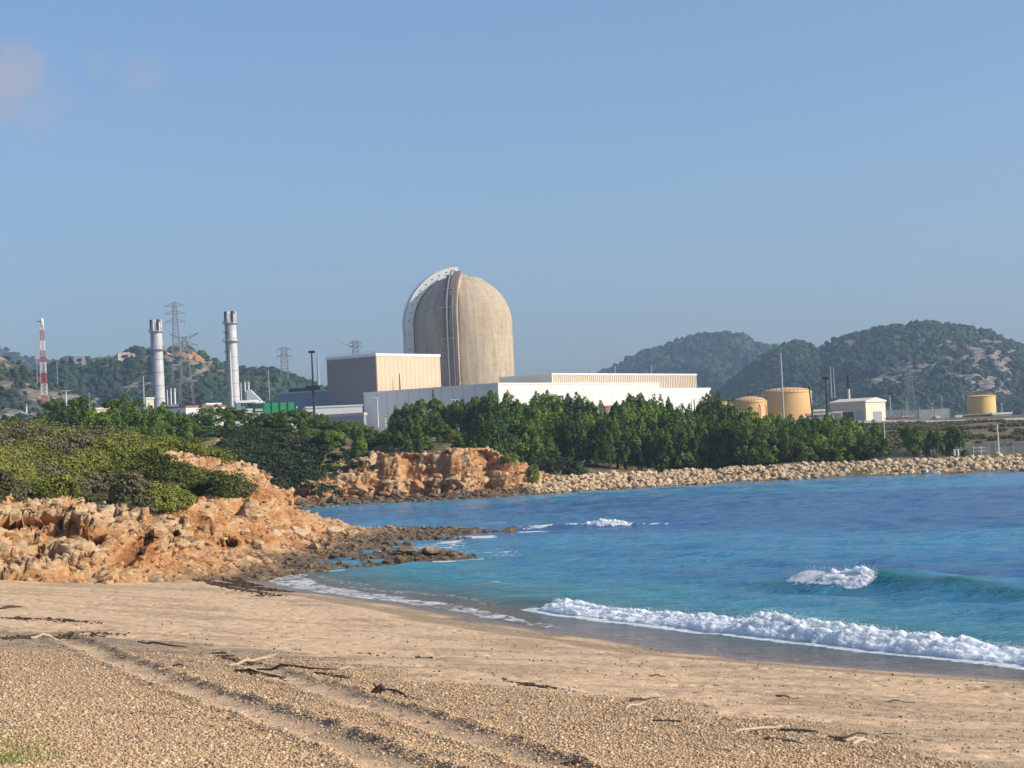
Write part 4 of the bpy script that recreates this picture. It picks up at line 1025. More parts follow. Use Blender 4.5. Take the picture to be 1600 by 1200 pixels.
# ------------------------------------------------------------------ trees
print('trees')
def tree_meshes(seed, kind):
    g = np.random.default_rng(seed); C = []; RR = []
    tr = MB(); H = 1.0
    if kind == 'pine':            # rounded, upright tufts
        m = 60
        for i in range(m):
            h = g.uniform(.10, 1.0) ** .85; a = g.uniform(0, 6.28)
            w = .46 * max(0, 1 - abs((h - .42) / .60) ** 2.6) ** .5
            rr = g.uniform(.70, 1.0) ** .5 * w * g.uniform(.82, 1.12); s = g.uniform(.075, .14)
            C.append((math.cos(a) * rr, math.sin(a) * rr, h * .95)); RR.append((s * .95, s * .95, s * g.uniform(1.6, 2.3)))
        C.append((0, 0, .55)); RR.append((.32, .32, .34)); up = .3; ls = .021; per = 110
    elif kind == 'umbrella':
        m = 34
        for i in range(m):
            a = g.uniform(0, 6.28); rr = math.sqrt(g.uniform(0, 1)) * .52; lay = g.choice([.62, .78, .9]) - .28 * rr
            s = g.uniform(.09, .17); C.append((math.cos(a) * rr * 1.1, math.sin(a) * rr * 1.1, lay)); RR.append((s * 1.35, s * 1.35, s * .55))
        up = .6; ls = .022; per = 150
    elif kind == 'cypress':
        m = 16
        for i in range(m):
            h = (i + .5) / m; w = .085 * math.sin(math.pi * min(1, (1 - h) * .85 + .12)) ; a = g.uniform(0, 6.28)
            C.append((math.cos(a) * w * .35, math.sin(a) * w * .35, h * .95 + .03)); RR.append((w, w, .07))
        up = .1; ls = .013; per = 90
    else:                         # shrubby young pine
        m = 40
        for i in range(m):
            a = g.uniform(0, 6.28); h = g.uniform(.12, .9); rr = .48 * math.sqrt(max(0, 1 - ((h - .3) / .75) ** 2)) * g.uniform(.5, 1)
            s = g.uniform(.13, .21); C.append((math.cos(a) * rr, math.sin(a) * rr, h)); RR.append((s, s, s * 1.25))
        up = .3; ls = .03; per = 110
    C = np.array(C); RR = np.array(RR)
    V, Fc, idx = leaf_cloud(C, RR, per, ls, up=up, r_=g, taper=.6 if kind == 'pine' else .1)
    tv = g.uniform(.1, .9, len(C)); v = np.repeat(np.clip(tv[idx] + g.normal(0, .1, len(idx)), 0, 1), 4)
    P = [(0, 0, -.06), (.01, .01, .2), (.02, -.01, .45), (0, 0, .8)]
    tr.path(P, [.03, .022, .016, .005] if kind != 'cypress' else [.012, .01, .008, .003], 7)
    if kind in ('pine', 'umbrella'):
        for i in range(7):
            j = g.integers(len(C)); c = C[j]; z0 = g.uniform(.22, .5); tr.path([(0, 0, z0), (c[0] * .5, c[1] * .5, (z0 + c[2]) / 2 + .02), tuple(c)], [.012, .008, .003], 5)
    Vt = np.concatenate(tr.v)
    return (V, Fc, v), (Vt, tr.f)
PROTO = {}
def proto(kind, i, mat):
    k = (kind, i, mat.name)
    if k not in PROTO:
        (V, Fc, v), (Vt, ft) = tree_meshes(500 + i * 7 + len(kind), kind)
        PROTO[k] = (mesh_np('crown', V, Fc, mat, False, {'v': v}), mesh_np('trunk', Vt, ft, MAT_BARK, True))
    return PROTO[k]
ORD = ['leftmost', 'second', 'third', 'fourth', 'fifth', 'sixth', 'seventh', 'eighth', 'ninth', 'tenth', 'eleventh', 'twelfth', 'thirteenth', 'fourteenth', 'fifteenth', 'sixteenth', 'seventeenth', 'eighteenth', 'nineteenth', 'twentieth']
def ordn(i):
    if i < 20: return ORD[i] + ('' if i == 0 else ' from the left')
    return {20: 'twentieth', 30: 'thirtieth', 40: 'fortieth'}.get(i, '') or ''
TENS = {2: 'twenty', 3: 'thirty', 4: 'forty'}
U1 = ['', 'first', 'second', 'third', 'fourth', 'fifth', 'sixth', 'seventh', 'eighth', 'ninth']
def ordinal(i):
    i += 1
    if i == 1: return 'leftmost'
    if i <= 20: return ORD[i - 1] + ' from the left'
    if i % 10 == 0: return {30: 'thirtieth', 40: 'fortieth'}[i] + ' from the left'
    return TENS[i // 10] + '-' + U1[i % 10] + ' from the left'
def tree(px, pyt, Y, wpx, kind, i, mat, label, cat, group, zb=None, name=None, leaves_only=False):
    p = at(px, pyt, Y)
    if zb is None: zb = far_z1(p[0], Y) - .1
    h = p[2] - zb; w = wpx / F_PX * Y
    base = at(px, pyt, Y); x = base[0] + math.tan(ROLL) * 0
    me_c, me_t = proto(kind, i, mat)
    o = thing(name or {'pine': 'pine_tree', 'umbrella': 'umbrella_pine', 'cypress': 'cypress_tree', 'shrub': 'bush'}[kind], label, cat, (x, Y, zb), group, rng.uniform(0, 6.28))
    ww = {'pine': .72, 'umbrella': 1.3, 'cypress': .17, 'shrub': 1.15}[kind]
    o.scale = (w / ww, w / ww, h)
    if kind == 'shrub': o.scale = (w / ww, w / ww, max(h, .5))
    link('crown', me_c, o); link('trunk', me_t, o)
    return o
def belt():
    fr = []; md = []; bk = []
    x = 872
    while x < 1372:
        fr.append((x, 672 + rng.uniform(-8, 10) + (8 if x > 1250 else 0) - (14 if x < 1000 else 0), rng.uniform(289, 294), rng.uniform(40, 56), 'pine')); x += rng.uniform(22, 32)
    x = 838
    while x < 1375:
        top = np.interp(x, [838, 900, 1000, 1100, 1200, 1300, 1375], [650, 650, 652, 658, 668, 672, 688]) + rng.uniform(-9, 9)
        md.append((x, top, rng.uniform(299, 309), rng.uniform(46, 62), 'pine')); x += rng.uniform(27, 37)
    for x, t, w_ in [(640, 640, 46), (668, 632, 56), (700, 642, 50), (728, 631, 50), (752, 630, 52), (778, 624, 56), (803, 636, 50), (826, 640, 46), (848, 624, 50), (872, 632, 50), (899, 628, 52), (926, 640, 50), (950, 652, 46), (972, 640, 46), (993, 628, 48), (1016, 640, 44), (1034, 633, 40), (1058, 648, 48),
                  (1082, 655, 46), (1112, 627, 50), (1136, 640, 46), (1160, 650, 50), (1186, 657, 48), (1212, 658, 50), (1240, 659, 50), (1270, 662, 46), (1300, 658, 56), (1328, 664, 44), (1352, 668, 44)]:
        bk.append((x, t, rng.uniform(316, 328), w_ * 1.05, 'pine'))
    for row, lab, grp in ((fr, 'bushy dark green pine in the front row above the breakwater', 'pines of the front row above the breakwater'), (md, 'rounded green pine in the middle row of the shore belt', 'pines of the middle row of the shore belt'), (bk, 'tall green pine in the back row of the shore belt', 'pines of the back row of the shore belt')):
        row.sort()
        for j, (x, t, Y, w_, k) in enumerate(row):
            o = tree(x, t, Y, w_, 'pine', int(rng.integers(6)), MAT_PINE if rng.random() < .72 else MAT_PINE_L, lab + ', ' + ordinal(j), 'pine tree', grp)
            if row is bk and x < 870: pass
    for x, t, w_, l in ((1423, 669, 46, 'round dark pine on a bare trunk, nearest the end of the shore belt'), (1457, 673, 34, 'small round pine between the two darker ones beside the fence'), (1491, 670, 42, 'round dark pine on a bare trunk, rightmost before the fence')):
        o = tree(x, t, 290, w_, 'shrub', int(rng.integers(5)), MAT_PINE, l, 'pine tree', None, name='pine_tree')
        o.scale[2] *= 1.0
    # cliff-top trees in front of the white building
    L = [(575, 668, 40, 'shrub'), (606, 672, 34, 'shrub'), (632, 660, 44, 'pine'), (668, 655, 52, 'pine'), (655, 682, 56, 'shrub'), (700, 672, 44, 'shrub'), (735, 678, 50, 'pine'), (762, 660, 52, 'pine'), (795, 655, 56, 'pine'), (820, 665, 50, 'pine'), (845, 690, 44, 'pine'), (715, 690, 30, 'shrub'), (590, 690, 34, 'shrub'), (622, 688, 30, 'shrub'), (758, 684, 38, 'shrub')]
    for j, (x, t, w_, k) in enumerate(sorted(L)):
        Y = rng.uniform(273, 292); tree(x, t, Y, w_, k, int(rng.integers(5)), MAT_PINE_L if k == 'shrub' else MAT_PINE, ('leafy light green bush' if k == 'shrub' else 'dense green pine') + ' standing on the orange cliff top, ' + ordinal(j), 'bush' if k == 'shrub' else 'pine tree', 'trees on the orange cliff top')
    for x, t, w_, h in ((796, 708, 30, 0), (832, 728, 24, 0), (878, 716, 50, 0), (900, 722, 44, 0), (855, 716, 36, 0)):
        Y = {796: 266.5, 832: 267, 878: 275, 900: 276, 855: 274}[x]
        tree(x, t, Y, w_, 'shrub', int(rng.integers(5)), MAT_PINE_L if x < 840 else MAT_SCRUB_D, {796: 'green bush hanging over the edge of the orange cliff', 832: 'bright round bush on the right flank of the orange cliff', 878: 'broad grey-green bush between cliff and breakwater', 900: 'low grey-green bush at the start of the breakwater', 855: 'grey-green bush behind the right end of the cliff'}[x], 'bush', None)
    # left plateau
    T = [(190, 612, 62, 'umbrella', 235), (232, 634, 56, 'umbrella', 232), (124, 612, 38, 'umbrella', 262), (84, 620, 40, 'umbrella', 262), (212, 650, 66, 'pine', 225), (158, 648, 60, 'pine', 228), (118, 640, 58, 'pine', 232), (76, 652, 44, 'pine', 236), (36, 655, 50, 'pine', 238), (4, 656, 46, 'pine', 240), (-30, 654, 50, 'pine', 240),
         (265, 650, 54, 'pine', 236), (298, 652, 54, 'pine', 240), (330, 640, 50, 'pine', 244), (362, 634, 62, 'umbrella', 246), (388, 648, 52, 'pine', 248), (418, 650, 50, 'pine', 250), (448, 646, 44, 'pine', 252), (470, 637, 48, 'umbrella', 256), (492, 650, 40, 'pine', 262), (520, 660, 42, 'pine', 266), (548, 662, 40, 'pine', 270),
         (246, 640, 40, 'pine', 245), (310, 662, 50, 'umbrella', 232), (440, 668, 50, 'umbrella', 244), (180, 668, 50, 'pine', 218), (232, 672, 44, 'pine', 220), (140, 672, 40, 'pine', 216)]
    for j, (x, t, w_, k, Y) in enumerate(sorted(T)):
        Y = Y + float(np.interp(x, [230, 300, 360, 560], [0, 25, 36, 22]))
        dark = not (k == 'pine' and rng.random() < .25)
        tree(x, t, Y, w_, k, int(rng.integers(5)), MAT_PINE if dark else MAT_PINE_L, ('spreading dark umbrella pine' if k == 'umbrella' else 'dense dark pine') + ' behind the near headland, ' + ordinal(j), 'pine tree', 'pines behind the near headland')
    S = [(x + rng.uniform(-6, 6), np.interp(x, [-20, 150, 300, 430, 540, 600], [676, 678, 684, 680, 672, 678]) + rng.uniform(-7, 5), rng.uniform(26, 44)) for x in range(-20, 560, 24)]
    for j, (x, t, w_) in enumerate(sorted(S)):
        Y = np.interp(x, [0, 250, 340, 560], [200, 225, 272, 276]) + rng.uniform(-4, 4)
        p = at(x, t, Y); zb = p[2] - w_ / F_PX * Y * .85
        tree(x, t, Y, w_, 'shrub', int(rng.integers(5)), MAT_PINE_L, 'bright green young pine in the low row behind the headland scrub, ' + ordinal(j), 'bush', 'young pines behind the headland scrub', zb=min(zb, far_z1(p[0], Y) + .3))
    for x, t, b, w_, l in ((617, 634, 668, 8, 'slim dark cypress against the shaded white wall'), (677, 610, 655, 6, 'slim dark cypress showing above the pines by the white wall'), (628, 650, 668, 6, 'short cypress right of the slim one by the white wall')):
        Y = 560; p = at(x, t, Y); tree(x, t, Y, w_, 'cypress', 0, MAT_PINE, l, 'cypress', None, zb=11)
belt()

# ------------------------------------------------------------------ hills
print('hills')
def m_hill():
    t = NT('hill_ground'); p = t.pos(); rk = t.attr('rock')
    n = t.noise(t.sc(p, (.03, .03, .09)), 1.0, 8, .7); g = t.ramp(n, [(.35, (.030, .042, .018)), (.55, (.07, .075, .035)), (.7, (.15, .13, .08))])
    r = t.ramp(t.noise(t.sc(p, (.12, .12, .5)), 1.0, 7, .7), [(.36, (.07, .065, .045)), (.48, (.18, .155, .115)), (.58, (.33, .285, .225)), (.72, (.48, .42, .35))])
    return t.done(t.pbr(t.mix(rk, g, r), .95, t.bump(n, 1.0, 6), spec=.1))
MAT_HILL = m_hill()
def hor(px): return 700 - math.tan(ROLL) * (px - 800)
def hill(name, ridge, Yr, depth, z0, seed, rockf, ncrown, crown_r, back=None):
    xs = [q[0] for q in ridge]; hs = [6.5 + (hor(q[0]) - q[1]) * Yr / F_PX for q in ridge]
    pxs = np.arange(xs[0], xs[-1], 2.2); r = np.linspace(Yr - depth, Yr + depth * .7, 190)
    PX, RR = np.meshgrid(pxs, r, indexing='ij')
    def zf(PX, RR):
        H = np.interp(PX, xs, hs) - z0
        sp_ = fbm(PX * .012, 0, 0, 3, seed) * depth * .35
        u = (RR - Yr) / np.where(RR < Yr, depth, depth * .7)
        b = np.where(u < 0, (1 - np.abs(u)) ** 1.15, np.cos(np.clip(u, 0, 1) * math.pi / 2))
        X = (PX - 800) / F_PX * RR
        rough = fbm(X * .012, RR * .012, 0, 5, seed + 3) * .16 + fbm(X * .05, RR * .02, 0, 3, seed + 5) * .04
        gul = -np.abs(fbm(X * .010 + RR * .002, RR * .003, 0, 3, seed + 7)) * .30 * np.clip(4 * b * (1 - b), 0, 1)
        return X, z0 - 6 + (H + 6) * np.clip(b + rough * np.clip(4 * b * (1 - b), 0, 1) + gul, 0, 1.02) 
    X, Z = zf(PX, RR)
    rock = rockf(PX, X, RR, Z)
    Z2 = Z + rock * np.abs(fbm(X * .05, RR * .05, Z * .1, 4, seed + 11)) * 2.5 + fbm(X * .08, RR * .08, 0, 3, seed + 12) * 1.5
    o = link(name, mesh_np(name, np.stack([X, RR, Z2], -1).reshape(-1, 3), grid_faces(*X.shape), MAT_HILL, True, {'rock': rock})); tag(o, kind='structure')
    # tree cover
    p_ = rng.uniform(xs[0], xs[-1], ncrown); rr = Yr - depth * rng.uniform(-.03, 1.0, ncrown) 
    x, z = zf(p_, rr); rk = rockf(p_, x, rr, z); keep = (rng.random(ncrown) > rk * .80) ; p_, rr, x, z = p_[keep], rr[keep], x[keep], z[keep]; n = len(x)
    dens = fbm(x * .02, rr * .02, 0, 3, seed + 21)
    s = crown_r * rng.uniform(.45, 1.25, n) * (1 + .35 * dens); S = np.stack([s, s, s * rng.uniform(.7, 1.15, n)], 1)
    V, Fc = blobs(np.stack([x, rr, z + s * .35], 1), S, rng.uniform(0, 6, n), jit=.22)
    v = np.clip(.38 + .5 * dens + rng.normal(0, .16, n), 0, 1)
    o = link('hillside_trees', mesh_np('hillside_trees', V, Fc, MAT_HTREE, False, {'v': np.repeat(v, 12)}))
    tag(o, 'dense dark trees and scrub covering the ' + {'right_hill': 'rocky hill at far right', 'middle_hill': 'wooded hill behind the turbine hall', 'left_hill': 'hill behind the chimneys', 'distant_hill': 'distant ridge at far left', 'near_hill':'low rocky rise at far left'}[name], 'trees', kind='stuff')
    return zf
MAT_HTREE = m_leaf('hillside_foliage', [(.010, .026, .012), (.020, .044, .018), (.036, .066, .024), (.065, .095, .036)], .05)
def rk_none(PX, X, Y, Z): return np.clip(sstep(.28, .5, fbm(X * .02, Z * .05, 0, 4, 301)) * .7, 0, 1)
def rk_right(PX, X, Y, Z):
    f = fbm(X * .018, Z * .07, Y * .004, 5, 303)
    return np.clip(sstep(.10, .34, f + .32 * sstep(1330, 1420, PX) - .12 * sstep(1560, 1620, PX) - .25 * sstep(1330, 1220, PX) - .25 * sstep(45, 25, Z)), 0, 1)
def rk_left(PX, X, Y, Z):
    f = fbm(X * .03, Z * .09, Y * .004, 5, 305)
    return np.clip(sstep(.02, .2, f + .26 * np.exp(-((PX - 300) / 60) ** 2) * sstep(40, 60, Z) - .12 * sstep(400, 440, PX)), 0, 1)
def rk_near(PX, X, Y, Z):
    f = fbm(X * .05, Z * .16, Y * .004, 5, 307); return np.clip(sstep(-.1, .1, f), 0, 1)
hill('middle_hill', [(700, 660), (880, 615), (930, 598), (962, 580), (1000, 560), (1060, 542), (1100, 528), (1130, 524), (1160, 528), (1185, 540), (1215, 550), (1260, 560), (1330, 580), (1400, 600), (1500, 640)], 2500, 900, 14, 311, rk_none, 17000, 5.5)
hill('right_hill', [(1080, 650), (1180, 570), (1215, 549), (1245, 537), (1285, 546), (1310, 531), (1350, 522), (1390, 514), (1445, 508), (1500, 511), (1550, 522), (1600, 545), (1660, 572), (1760, 610), (1900, 650)], 1750, 620, 13, 313, rk_right, 24000, 3.0)
zl = hill('left_hill', [(-360, 560), (-200, 600), (-60, 605), (40, 590), (95, 568), (115, 562), (135, 566), (160, 560), (190, 556), (215, 551), (240, 549), (258, 545), (270, 545), (300, 546), (320, 555), (345, 572), (370, 580), (400, 582), (430, 580), (455, 588), (490, 602), (540, 620), (640, 655), (700, 680)], 1300, 420, 14, 317, rk_left, 16000, 2.6)
hill('distant_hill', [(-500, 470), (-200, 500), (0, 543), (40, 558), (70, 563), (100, 563), (130, 575), (200, 600), (330, 650)], 3000, 700, 14, 319, rk_none, 3500, 6.5)
hill('near_hill', [(-500, 500), (-200, 525), (-60, 545), (0, 556), (25, 566), (55, 580), (90, 605), (150, 630), (260, 660)], 1050, 300, 14, 321, rk_near, 2600, 1.9)
# ------------------------------------------------------------------ the plant
print('plant')
TH = R(52)
class Fr:
    """local frame: x along the sunlit face (to the right and away), y to the left and away"""
    def __init__(self, o, th=TH): self.o = o; self.c = math.cos(th); self.s = math.sin(th)
    def __call__(self, x, y): return (self.o[0] + x * self.c - y * self.s, self.o[1] + x * self.s + y * self.c)
def solve(fr, axis, px, z):
    """distance along an axis of the frame at which the point shows in column px"""
    lo, hi = 0.0, 400.0
    for _ in range(50):
        m = (lo + hi) / 2; q = fr(m, 0) if axis == 0 else fr(0, m); u = project(np.array([q[0], q[1], z]))[0]
        if (u < px) == (axis == 0): lo = m
        else: hi = m
    return lo
def block(px, py, Y, pr, pl, th=TH):
    """corner column/row at distance Y; right and left silhouette columns -> frame, length, depth, top z"""
    p = at(px, py, Y); fr = Fr((p[0], p[1]), th)
    return fr, solve(fr, 0, pr, p[2]), solve(fr, 1, pl, p[2]), p[2]
def gz(x, y): return far_z1(min(max(x, -300), 300), min(y, 1400)) - .3
def panels(mb, fr, L, z0, z1, step, y=-.03, w=.12):
    x = step
    while x < L - .2: mb.fbox(fr, x - w / 2, x + w / 2, y, .05, z0, z1); x += step

# main white hall
fr, L, D, zt = block(778, 598, 640, 1030, 568)
b = thing('turbine_building', 'long bright white windowless hall standing in front of the domed tower', 'industrial building', (*fr(0, 0), 10))
MB().fbox(fr, 0, L, 0, D, 10, zt - .6).build('wall', MAT_WHITE, b)
MB().fbox(fr, -.12, L + .12, -.12, D + .12, zt - .6, zt).build('parapet', MAT_WHITE, b)
m = MB(); panels(m, fr, L, 10, zt - .6, 6.0, -.04, .10); m.build('panel_joints', MAT_CREAM, b)
m = MB()
for i in range(int(D / 5)): m.fbox(fr, -.05, .02, 5 * (i + 1) - .05, 5 * (i + 1) + .05, 10, zt - .6)
m.build('panel_joints', MAT_GREY, b)
def face_z(fr, t, py, yo=0.0):
    q = fr(t, yo); lo, hi = 0, 90
    for _ in range(40):
        mm = (lo + hi) / 2
        if project(np.array([q[0], q[1], mm]))[1] > py: lo = mm
        else: hi = mm
    return lo
def on_face(mb, fr, x0, x1, y0, y1, out=.25, zref=20):
    """box on the sunlit face between photo columns x0..x1 and rows y0..y1"""
    a, c = solve(fr, 0, x0, zref), solve(fr, 0, x1, zref)
    mb.fbox(fr, a, c, -out, .1, face_z(fr, a, y1), face_z(fr, a, y0)); return a, c
for x0, x1, y0, y1, mt, nm, out in ((820, 832, 635, 648, MAT_REDBR, 'cladding_box', 1.5), (920, 930, 634, 640, MAT_REDBR, 'cladding_box', 1.2)):
    m = MB(); on_face(m, fr, x0, x1, y0, y1, out); m.build(nm, mt, b)
m = MB(); on_face(m, fr, 937, 952, 634, 637, 2.2); on_face(m, fr, 939, 949, 638, 641, 1.8); on_face(m, fr, 938, 946, 641, 648, 1.4); m.build('canopy', MAT_REDBR, b)
for x0 in (953, 957, 969, 973, 976.5):
    m = MB(); on_face(m, fr, x0, x0 + 1.8, 635, 640, .06); m.build('window', MAT_GLASS, b)
m = MB(); on_face(m, fr, 956, 974, 649, 651, 1.6); m.build('awning', MAT_GREY, b)
m = MB(); on_face(m, fr, 856, 880, 618, 619, 1.2)                 # suspended rack of pipes on the face
for i in range(7): on_face(m, fr, 856 + i * 3.8, 856.5 + i * 3.8, 618, 626, .5)
on_face(m, fr, 842, 843, 614, 626, .5); on_face(m, fr, 846, 847, 617, 622, .5); on_face(m, fr, 854.5, 855.5, 613, 619, .8)
m.build('pipe_rack', MAT_GREY, b)
m = MB(); on_face(m, fr, 883, 884, 636, 645, .4); on_face(m, fr, 1008, 1012, 634, 635, 1.0); m.build('drain_pipe', MAT_GREY, b)
# lower extension, to the right
q0 = fr(L, 0); fr2 = Fr(q0); L2 = solve(fr2, 0, 1112, 26); zt2 = 6.5 + 79.8 * 748 / F_PX
b2 = thing('annex_building', 'lower white end block at the right end of the long white hall', 'industrial building', (*fr2(.05, 0), 10))
MB().fbox(fr2, .05, L2, .4, D * .8, 10, zt2).build('wall', MAT_WHITE, b2)
for x0 in (1075, 1085):
    q = at(x0, 640, 735); MB().tube((q[0], q[1] - 1, 12), (q[0], q[1] - 1, face_z(Fr((q[0], q[1] - 1)), 0, 624)), .28, n=8).build('vent_pipe', MAT_GREY, b2)
# beige upper hall behind
fr, L, D, zt = block(862, 583, 700, 1088, 780)
b = thing('beige_hall', 'low beige ribbed hall rising behind the long white hall', 'industrial building', (*fr(0, 0), 10))
MB().fbox(fr, 0, L, 0, D, 10, zt - .7).build('wall', MAT_CREAM, b)
MB().fbox(fr, -.2, L + .2, -.2, D + .2, zt - .7, zt).build('parapet', MAT_WHITE, b)
m = MB(); panels(m, fr, L, 20, zt - .8, 1.25, -.22, .42); m.build('wall_ribs', m_plain('stained_render', (.56, .42, .31), .8, var=.35, scale=.6), b)
m = MB()
for x0, h in ((924, 3.4), (936, 4.6), (963, 4.8), (1020, 5.5)):
    t = solve(fr, 0, x0, zt); q = fr(t, .6); m.tube((q[0], q[1], zt), (q[0], q[1], zt + h * .6), .22, n=6)
m.build('roof_vents', MAT_GREY, b)
# reddish link beside the dome
# beige box hall at left
MAT_DGREY = m_plain('dark_taupe_side', (.235, .205, .18), .75, var=.06, scale=.3)  # tone of the left side wall, darker than the beige front
fr, L, D, zt = block(587, 552, 690, 687, 510)
b = thing('fuel_building', 'tall windowless box with beige sunlit face and dark side, left of the dome', 'industrial building', (*fr(0, 0), 10))
MB().fbox(fr, .3, L, 0, D, 10, zt - 1.0).build('wall', MAT_BEIGE, b)
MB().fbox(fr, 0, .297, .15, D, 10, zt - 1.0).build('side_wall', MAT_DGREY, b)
MB().fbox(fr, -.2, L + .2, -.2, D + .2, zt - 1.0, zt).build('parapet', MAT_WHITE, b)
m = MB(); panels(m, fr, L, 12, zt - 1.02, 2.35, -.05, .10); m.build('panel_joints', m_plain('joint_beige', (.50, .38, .25), .8), b)
t0 = solve(fr, 0, 617, 30); q = fr(t0, -2.5); MB().tube((q[0], q[1], 25), (q[0], q[1], face_z(fr, t0, 584)), .3, .15, n=8).build('vent_pipe', MAT_DARK, b)
m = MB(); x = 1.5
while x < D: 
    q = fr(-.0, x); m.tube((q[0], q[1], zt), (q[0], q[1], zt + .9), .05, n=5); x += 3
for zz in (.45, .9):
    q0, q1 = fr(0, .3), fr(0, D); m.tube((q0[0], q0[1], zt + zz), (q1[0], q1[1], zt + zz), .05, n=5)
m.build('roof_railing', MAT_METAL, b)

MAT_RISER = m_plain('riser_metal', (.19, .19, .20), .6, .1)
# containment dome ----------------------------------------------------------
DC = np.array([at(720, 600, 770)[0], 770.0]); DR = 79 / F_PX * 770
pt = at(722, 431, 770 - 0); ZTOP = pt[2]
DC[0] = at(722, 520, 770)[0]
HD = DR * .995                                   # height of the cap, slightly pointed
ZS = ZTOP - HD
def dome_pt(az, s, off=0.0):
    """az azimuth, s arc: <=0 on the drum (metres below the spring), 0..1 over the cap"""
    if s <= 0: r, z, nr, nz_ = DR, ZS + s, 1, 0
    else:
        a = s * math.pi / 2; r, z = DR * math.cos(a), ZS + HD * math.sin(a); nr, nz_ = math.cos(a), math.sin(a)
    r += nr * off; z += nz_ * off
    return np.array([DC[0] + r * math.cos(az), DC[1] + r * math.sin(az), z])
def m_dome():
    t = NT('dome_concrete'); p = t.obj()
    sx = t.n('ShaderNodeSeparateXYZ', i0=p)
    ang = t.math('ARCTAN2', sx.outputs[1], sx.outputs[0])
    cv = t.n('ShaderNodeCombineXYZ', i0=t.math('MULTIPLY', ang, DR), i1=sx.outputs[2], i2=0.0).outputs[0]
    br = t.n('ShaderNodeTexBrick', {'offset': 0.0}, Vector=cv, Color1=(.49, .40, .285, 1), Color2=(.455, .37, .262, 1), Mortar=(.35, .28, .20, 1), Scale=1.0, Mortar_Size=.09, Brick_Width=6.0, Row_Height=3.0)
    br.inputs['Mortar Smooth'].default_value = 1.0
    st = t.noise(t.sc(cv, (.5, .05, 1)), 1.0, 7, .65)
    c = t.mix(.85, br.outputs[0], t.mix(1.0, br.outputs[0], t.ramp(st, [(.32, (.72, .70, .66)), (.6, (1.12, 1.10, 1.05))]), 'MULTIPLY'))
    n = t.noise(cv, .55, 8, .7); c = t.mix(.7, c, t.mix(1.0, c, t.ramp(n, [(.35, (.80, .80, .79)), (.62, (1.08, 1.07, 1.05))]), 'MULTIPLY'))
    return t.done(t.pbr(c, .9, t.bump(n, .4, .25), spec=.15))
MAT_DOME = m_dome()
dm = thing('containment_dome', 'tall domed concrete tower rising over the white hall', 'reactor tower', (DC[0], DC[1], 10))
prof_ = [(DR, 0), (DR, ZS - 10)] + [(DR * math.cos(a), ZS - 10 + HD * math.sin(a)) for a in np.linspace(0, math.pi / 2, 34)[1:-1]] + [(.02, ZTOP - 10)]
MB().lathe((DC[0], DC[1], 10), prof_, 96).build('shell', MAT_DOME, dm, smooth=True)
aa = .86 * math.pi / 2
MB().lathe((DC[0], DC[1], 0), [(DR * math.cos(math.radians(63)) + .02, ZS + HD * math.sin(math.radians(63)) - .3), (DR * math.cos(math.radians(63)) + .12, ZS + HD * math.sin(math.radians(63)) + .3), (DR * math.cos(math.radians(66)), ZS + HD * math.sin(math.radians(66)) + .5)], 72).build('ring_beam', MAT_DOME, dm, smooth=True)
MB().lathe((DC[0] + .5, DC[1], 0), [(2.4, ZTOP - .3), (2.4, ZTOP + .35), (.02, ZTOP + .5)], 40).build('crown_cap', MAT_DOME, dm)
def strip(mb, az, ss, w0, w1, o0, o1):
    """curved box following a meridian; tangential offsets w0..w1 metres, radial o0..o1"""
    tx = np.array([-math.sin(az), math.cos(az), 0]); V = []
    for s in ss:
        a, b_ = dome_pt(az, s, o0), dome_pt(az, s, o1)
        V += [a + tx * w0, b_ + tx * w0, b_ + tx * w1, a + tx * w1]
    k = len(ss); Fs = []
    for i in range(k - 1):
        for j in range(4): Fs.append((i * 4 + j, i * 4 + (j + 1) % 4, (i + 1) * 4 + (j + 1) % 4, (i + 1) * 4 + j))
    Fs += [(3, 2, 1, 0), tuple((k - 1) * 4 + j for j in range(4))]
    mb.add(V, Fs)
S_all = [-46, -30, -15, -5] + list(np.linspace(0, .97, 40))
az = R(196)
m = MB(); strip(m, az, S_all, -2.6, 2.6, .25, 3.5); m.build('stair_casing', MAT_WHITE, dm)
m = MB()
for s in [-22, -15.5, -9, -3] + list(np.linspace(.07, .92, 10)):
    c = dome_pt(az, s, 2.0); tx = np.array([-math.sin(az), math.cos(az), 0]); m.tube(c + tx * 2.58, c + tx * 2.70, .28, n=10)
m.build('portholes', MAT_DARK, dm)
m = MB()
rr_ = [dome_pt(az, s, 4.0) for s in np.linspace(0, .97, 30)]
for side in (-2.3, 2.3):
    tx = np.array([-math.sin(az), math.cos(az), 0]); m.path([q + tx * side for q in rr_], .04, 5)
    for s in np.linspace(0, .97, 22): m.tube(dome_pt(az, s, 3.45) + tx * side, dome_pt(az, s, 4.0) + tx * side, .06, n=4)
m.build('stair_railing', MAT_METAL, dm)
az2 = R(260.5)
S2 = [-46, -30, -15, -5] + list(np.linspace(0, .80, 30))
m = MB(); strip(m, az2, S2, -.7, 1.9, -.3, 2.5); m.build('buttress', m_plain('shaded_buttress_concrete', (.20, .165, .13), .9, var=.3, scale=.6), dm)  # buttress flank shade is put into the concrete colour
m = MB(); strip(m, az2, S2, 2.1, 2.5, -.2, 1.9); m.build('buttress_edge', MAT_DOME, dm)
m = MB()
for s in list(np.linspace(-44, 0, 34)) + list(np.linspace(.03, .76, 24)):
    c = dome_pt(az2 + .155, s, .28); m.box(c, (.55, .4, .5), az2)
m.build('anchor_heads', m_plain('anchor_concrete', (.26, .20, .14), .9), dm)
m = MB(); P = [dome_pt(az2, s, 2.9) for s in S2 if s > -50]; tx = np.array([-math.sin(az2), math.cos(az2), 0])
